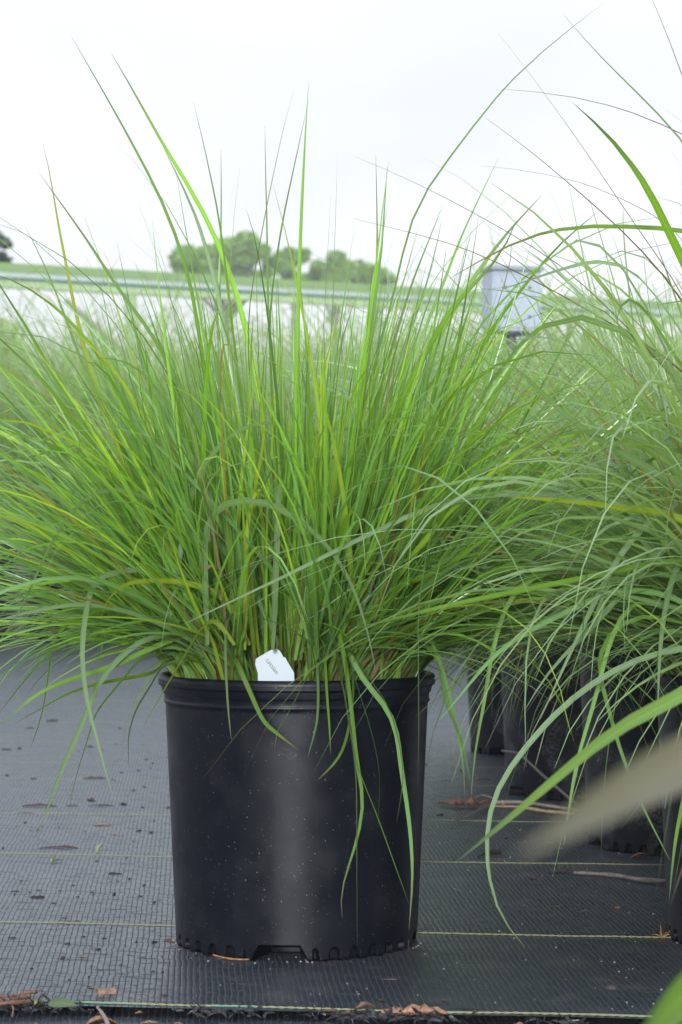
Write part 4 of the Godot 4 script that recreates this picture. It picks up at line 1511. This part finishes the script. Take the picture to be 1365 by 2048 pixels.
	# shrubs in front of and under the beam
	var shrubs := [[-120, 21.0, 700, 1.0], [30, 22.0, 650, 0.7], [140, 22.5, 640, 0.5], [235, 21.0, 625, 0.55], [325, 20.5, 610, 0.8], [420, 21.5, 598, 0.9], [520, 20.8, 605, 0.9], [630, 21.6, 600, 0.9], [730, 21.0, 612, 0.9], [820, 21.5, 660, 0.75], [915, 22.0, 690, 0.7], [1040, 21.5, 715, 0.75], [1150, 22.0, 700, 0.75], [1270, 21.5, 715, 0.8], [1400, 21.0, 720, 0.9]]
	var tall := 0
	for k in shrubs.size():
		var s: Array = shrubs[k]
		var z: float = s[1]
		var foot := Vector3((s[0] - 682.5) / LENS * z, -0.03, -z)
		var top: float = EYE + (HORIZON - s[2]) / LENS * z
		if s[0] > 100 and s[0] < 860:
			# feathery tall grass instead of a leafy shrub
			var nth: String = ["first", "second", "third", "fourth", "fifth", "sixth", "seventh", "eighth", "ninth"][tall]
			var tg2 := thing("tall_grass_clump", foot, "pale feathery tall grass below the beam, %s from the left" % nth, "grass", "tall grasses below the beam")
			for m in 3:
				var l := part("leaf_blades", far_shapes[(tall + m) % 3], tg2)
				var f: float = top / 0.74 * [1.0, 0.9, 0.95][m]
				l.scale = Vector3(f * 0.55, f, f * 0.55)
				l.position = Vector3([0.0, 0.25, -0.22][m], -0.315 * f, [0.0, -0.5, -0.9][m])
				l.rotation.y = tall * 1.7 + m
				l.set_meta("kind", "stuff")
			tall += 1
			continue
		var where := "far left" if s[0] < 100 else ("left" if s[0] < 300 else ("centre" if s[0] < 800 else "right"))
		var sh := thing("shrub", foot, "blurred leafy shrub under the beam, %s, %s from the left" % [where, ["first", "second", "third", "fourth", "fifth", "sixth", "seventh", "eighth", "ninth", "tenth", "eleventh", "twelfth", "thirteenth", "fourteenth", "fifteenth"][k]], "shrub", "shrubs under the beam")
		var wood := Buf.new()
		var leaves := Buf.new()
		for m in 10:
			var t := Vector3(rng.randfn() * 0.25 * s[3], top * rng.randf_range(0.4, 0.9), rng.randfn() * 0.2)
			wood.tube(smooth_line([Vector3.ZERO, t * 0.5 + Vector3(rng.randfn() * 0.05, 0, 0), t], 4), PackedFloat32Array([0.03, 0.022, 0.014, 0.006]), 5, Color(0.1, 0.08, 0.06))
			leaf_cloud(leaves, t, Vector3(0.32 * s[3], 0.34, 0.32), 260, 0.055, Color(0.27, 0.38, 0.13) if k % 3 else Color(0.22, 0.33, 0.12))
		for m in 5:
			leaf_cloud(leaves, Vector3(rng.randfn() * 0.3 * s[3], top * rng.randf_range(0.1, 0.5), rng.randfn() * 0.2), Vector3(0.4 * s[3], 0.4, 0.35), 240, 0.06, Color(0.25, 0.36, 0.12))
		part("trunk", wood.mesh(mats.bark), sh)
		part("crown", leaves.mesh(mats.tree_leaf), sh)


func make_tag() -> void:
	var z := 3.192
	var outline := [[516.4, 1376], [516.4, 1347], [511, 1329], [512, 1318], [518, 1314], [541, 1300.7], [546, 1298.3], [553, 1298], [559, 1301], [563, 1306], [567, 1314], [571, 1315], [578, 1327.5], [588.5, 1345], [590, 1376]]
	var foot := spot(552, 1376, z)
	var root := thing("plant_tag", foot, "white plant label stuck in the pot behind its rim", "plant label")
	var b := Buf.new()
	var poly := PackedVector2Array()
	for p in outline:
		var w := spot(p[0], p[1], z) - foot
		poly.append(Vector2(w.x, w.y))
	var idx := Geometry2D.triangulate_polygon(poly)
	for side in 2:
		var zz := 0.0004 if side == 0 else -0.0004
		for p in poly:
			b.vert(Vector3(p.x, p.y, zz), Vector3(0, 0, 1 if side == 0 else -1), p, Color.WHITE)
	var n := poly.size()
	for k in range(0, idx.size(), 3):
		b.tri(idx[k], idx[k + 1], idx[k + 2])
		b.tri(n + idx[k], n + idx[k + 2], n + idx[k + 1])
	for k in n:
		var k2 := (k + 1) % n
		b.quad(k, k2, n + k2, n + k)
	part("card", b.mesh(mats.tag_plastic), root)
	var tm := TextMesh.new()
	var f := SystemFont.new()
	f.font_names = PackedStringArray(["Droid Sans"])
	tm.font = f
	tm.text = "cassian"
	tm.font_size = 16
	tm.pixel_size = 0.00044
	tm.depth = 0.0002
	tm.material = mats.ink
	var t := part("lettering", tm, root)
	var w2 := spot(545, 1333, z) - foot
	t.position = Vector3(w2.x, w2.y, 0.00065)
	t.rotation.z = deg_to_rad(-54.0)
	root.rotation.x = -0.06


func _ready() -> void:
	# camera
	var cam := Camera3D.new()
	cam.name = "camera"
	cam.position = Vector3(0, EYE, 0)
	cam.rotation.x = (HORIZON - 1024.0) / LENS
	cam.fov = rad_to_deg(2.0 * atan(1024.0 / LENS))
	cam.near = 0.05
	cam.far = 1500.0
	var lens := CameraAttributesPhysical.new()
	lens.frustum_focal_length = 65.0
	lens.exposure_aperture = 9.5
	lens.frustum_focus_distance = 3.22
	cam.attributes = lens
	add_child(cam)
	cam.fov = rad_to_deg(2.0 * atan(1024.0 / LENS))
	cam.current = true

	# overcast sky: bright cloud sheet, a little bluer than white, soft grey swells
	var si := Image.create(1024, 512, false, Image.FORMAT_RGBF)
	var cn := FastNoiseLite.new()
	cn.seed = 17
	cn.frequency = 1.6
	cn.fractal_octaves = 5
	for y in 512:
		var el := PI * (0.5 - (y + 0.5) / 512.0)
		for x in 1024:
			var az := TAU * (x + 0.5) / 1024.0
			var d := Vector3(cos(el) * sin(az), sin(el) * 2.2, cos(el) * cos(az))
			var f := cn.get_noise_3dv(d * 1.3)
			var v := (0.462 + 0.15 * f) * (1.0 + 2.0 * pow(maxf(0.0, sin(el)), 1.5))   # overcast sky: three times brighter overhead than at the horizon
			if el < 0.0:
				v = 0.16
			var h := clampf(sin(el) * 2.2, 0.0, 1.0)
			si.set_pixel(x, y, Color(v * lerpf(0.985, 0.89, h), v * lerpf(0.99, 0.98, h), v * lerpf(1.01, 1.17, h)))
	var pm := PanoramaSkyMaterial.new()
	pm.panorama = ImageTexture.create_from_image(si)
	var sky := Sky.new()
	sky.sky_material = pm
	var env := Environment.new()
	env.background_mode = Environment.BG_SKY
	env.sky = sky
	env.tonemap_mode = Environment.TONE_MAPPER_LINEAR
	env.tonemap_exposure = 2.02
	env.sdfgi_enabled = true
	env.ssao_enabled = true
	env.ssil_enabled = true
	env.fog_enabled = true
	env.fog_density = 0.0012
	env.fog_light_color = Color(0.98, 0.99, 0.97)
	var we := WorldEnvironment.new()
	we.name = "world_environment"
	we.environment = env
	add_child(we)

	# camera flash built as a low directional light from behind the camera, a little to its left: leaf shadows on the pot fall right, its gloss is frontal
	var flash_light := DirectionalLight3D.new()
	flash_light.name = "flash_light"
	flash_light.light_energy = 0.85
	flash_light.light_angular_distance = 8.0
	flash_light.light_color = Color(0.97, 0.985, 1.0)
	flash_light.shadow_enabled = true
	flash_light.rotation_degrees = Vector3(-10.0, -4.0, 0.0)
	add_child(flash_light)

	make_materials()
	make_ground()
	make_far_shapes()
	make_background()
	make_far_plants()
	make_row()
	make_main()
	make_near()
	make_tag()
	make_litter()
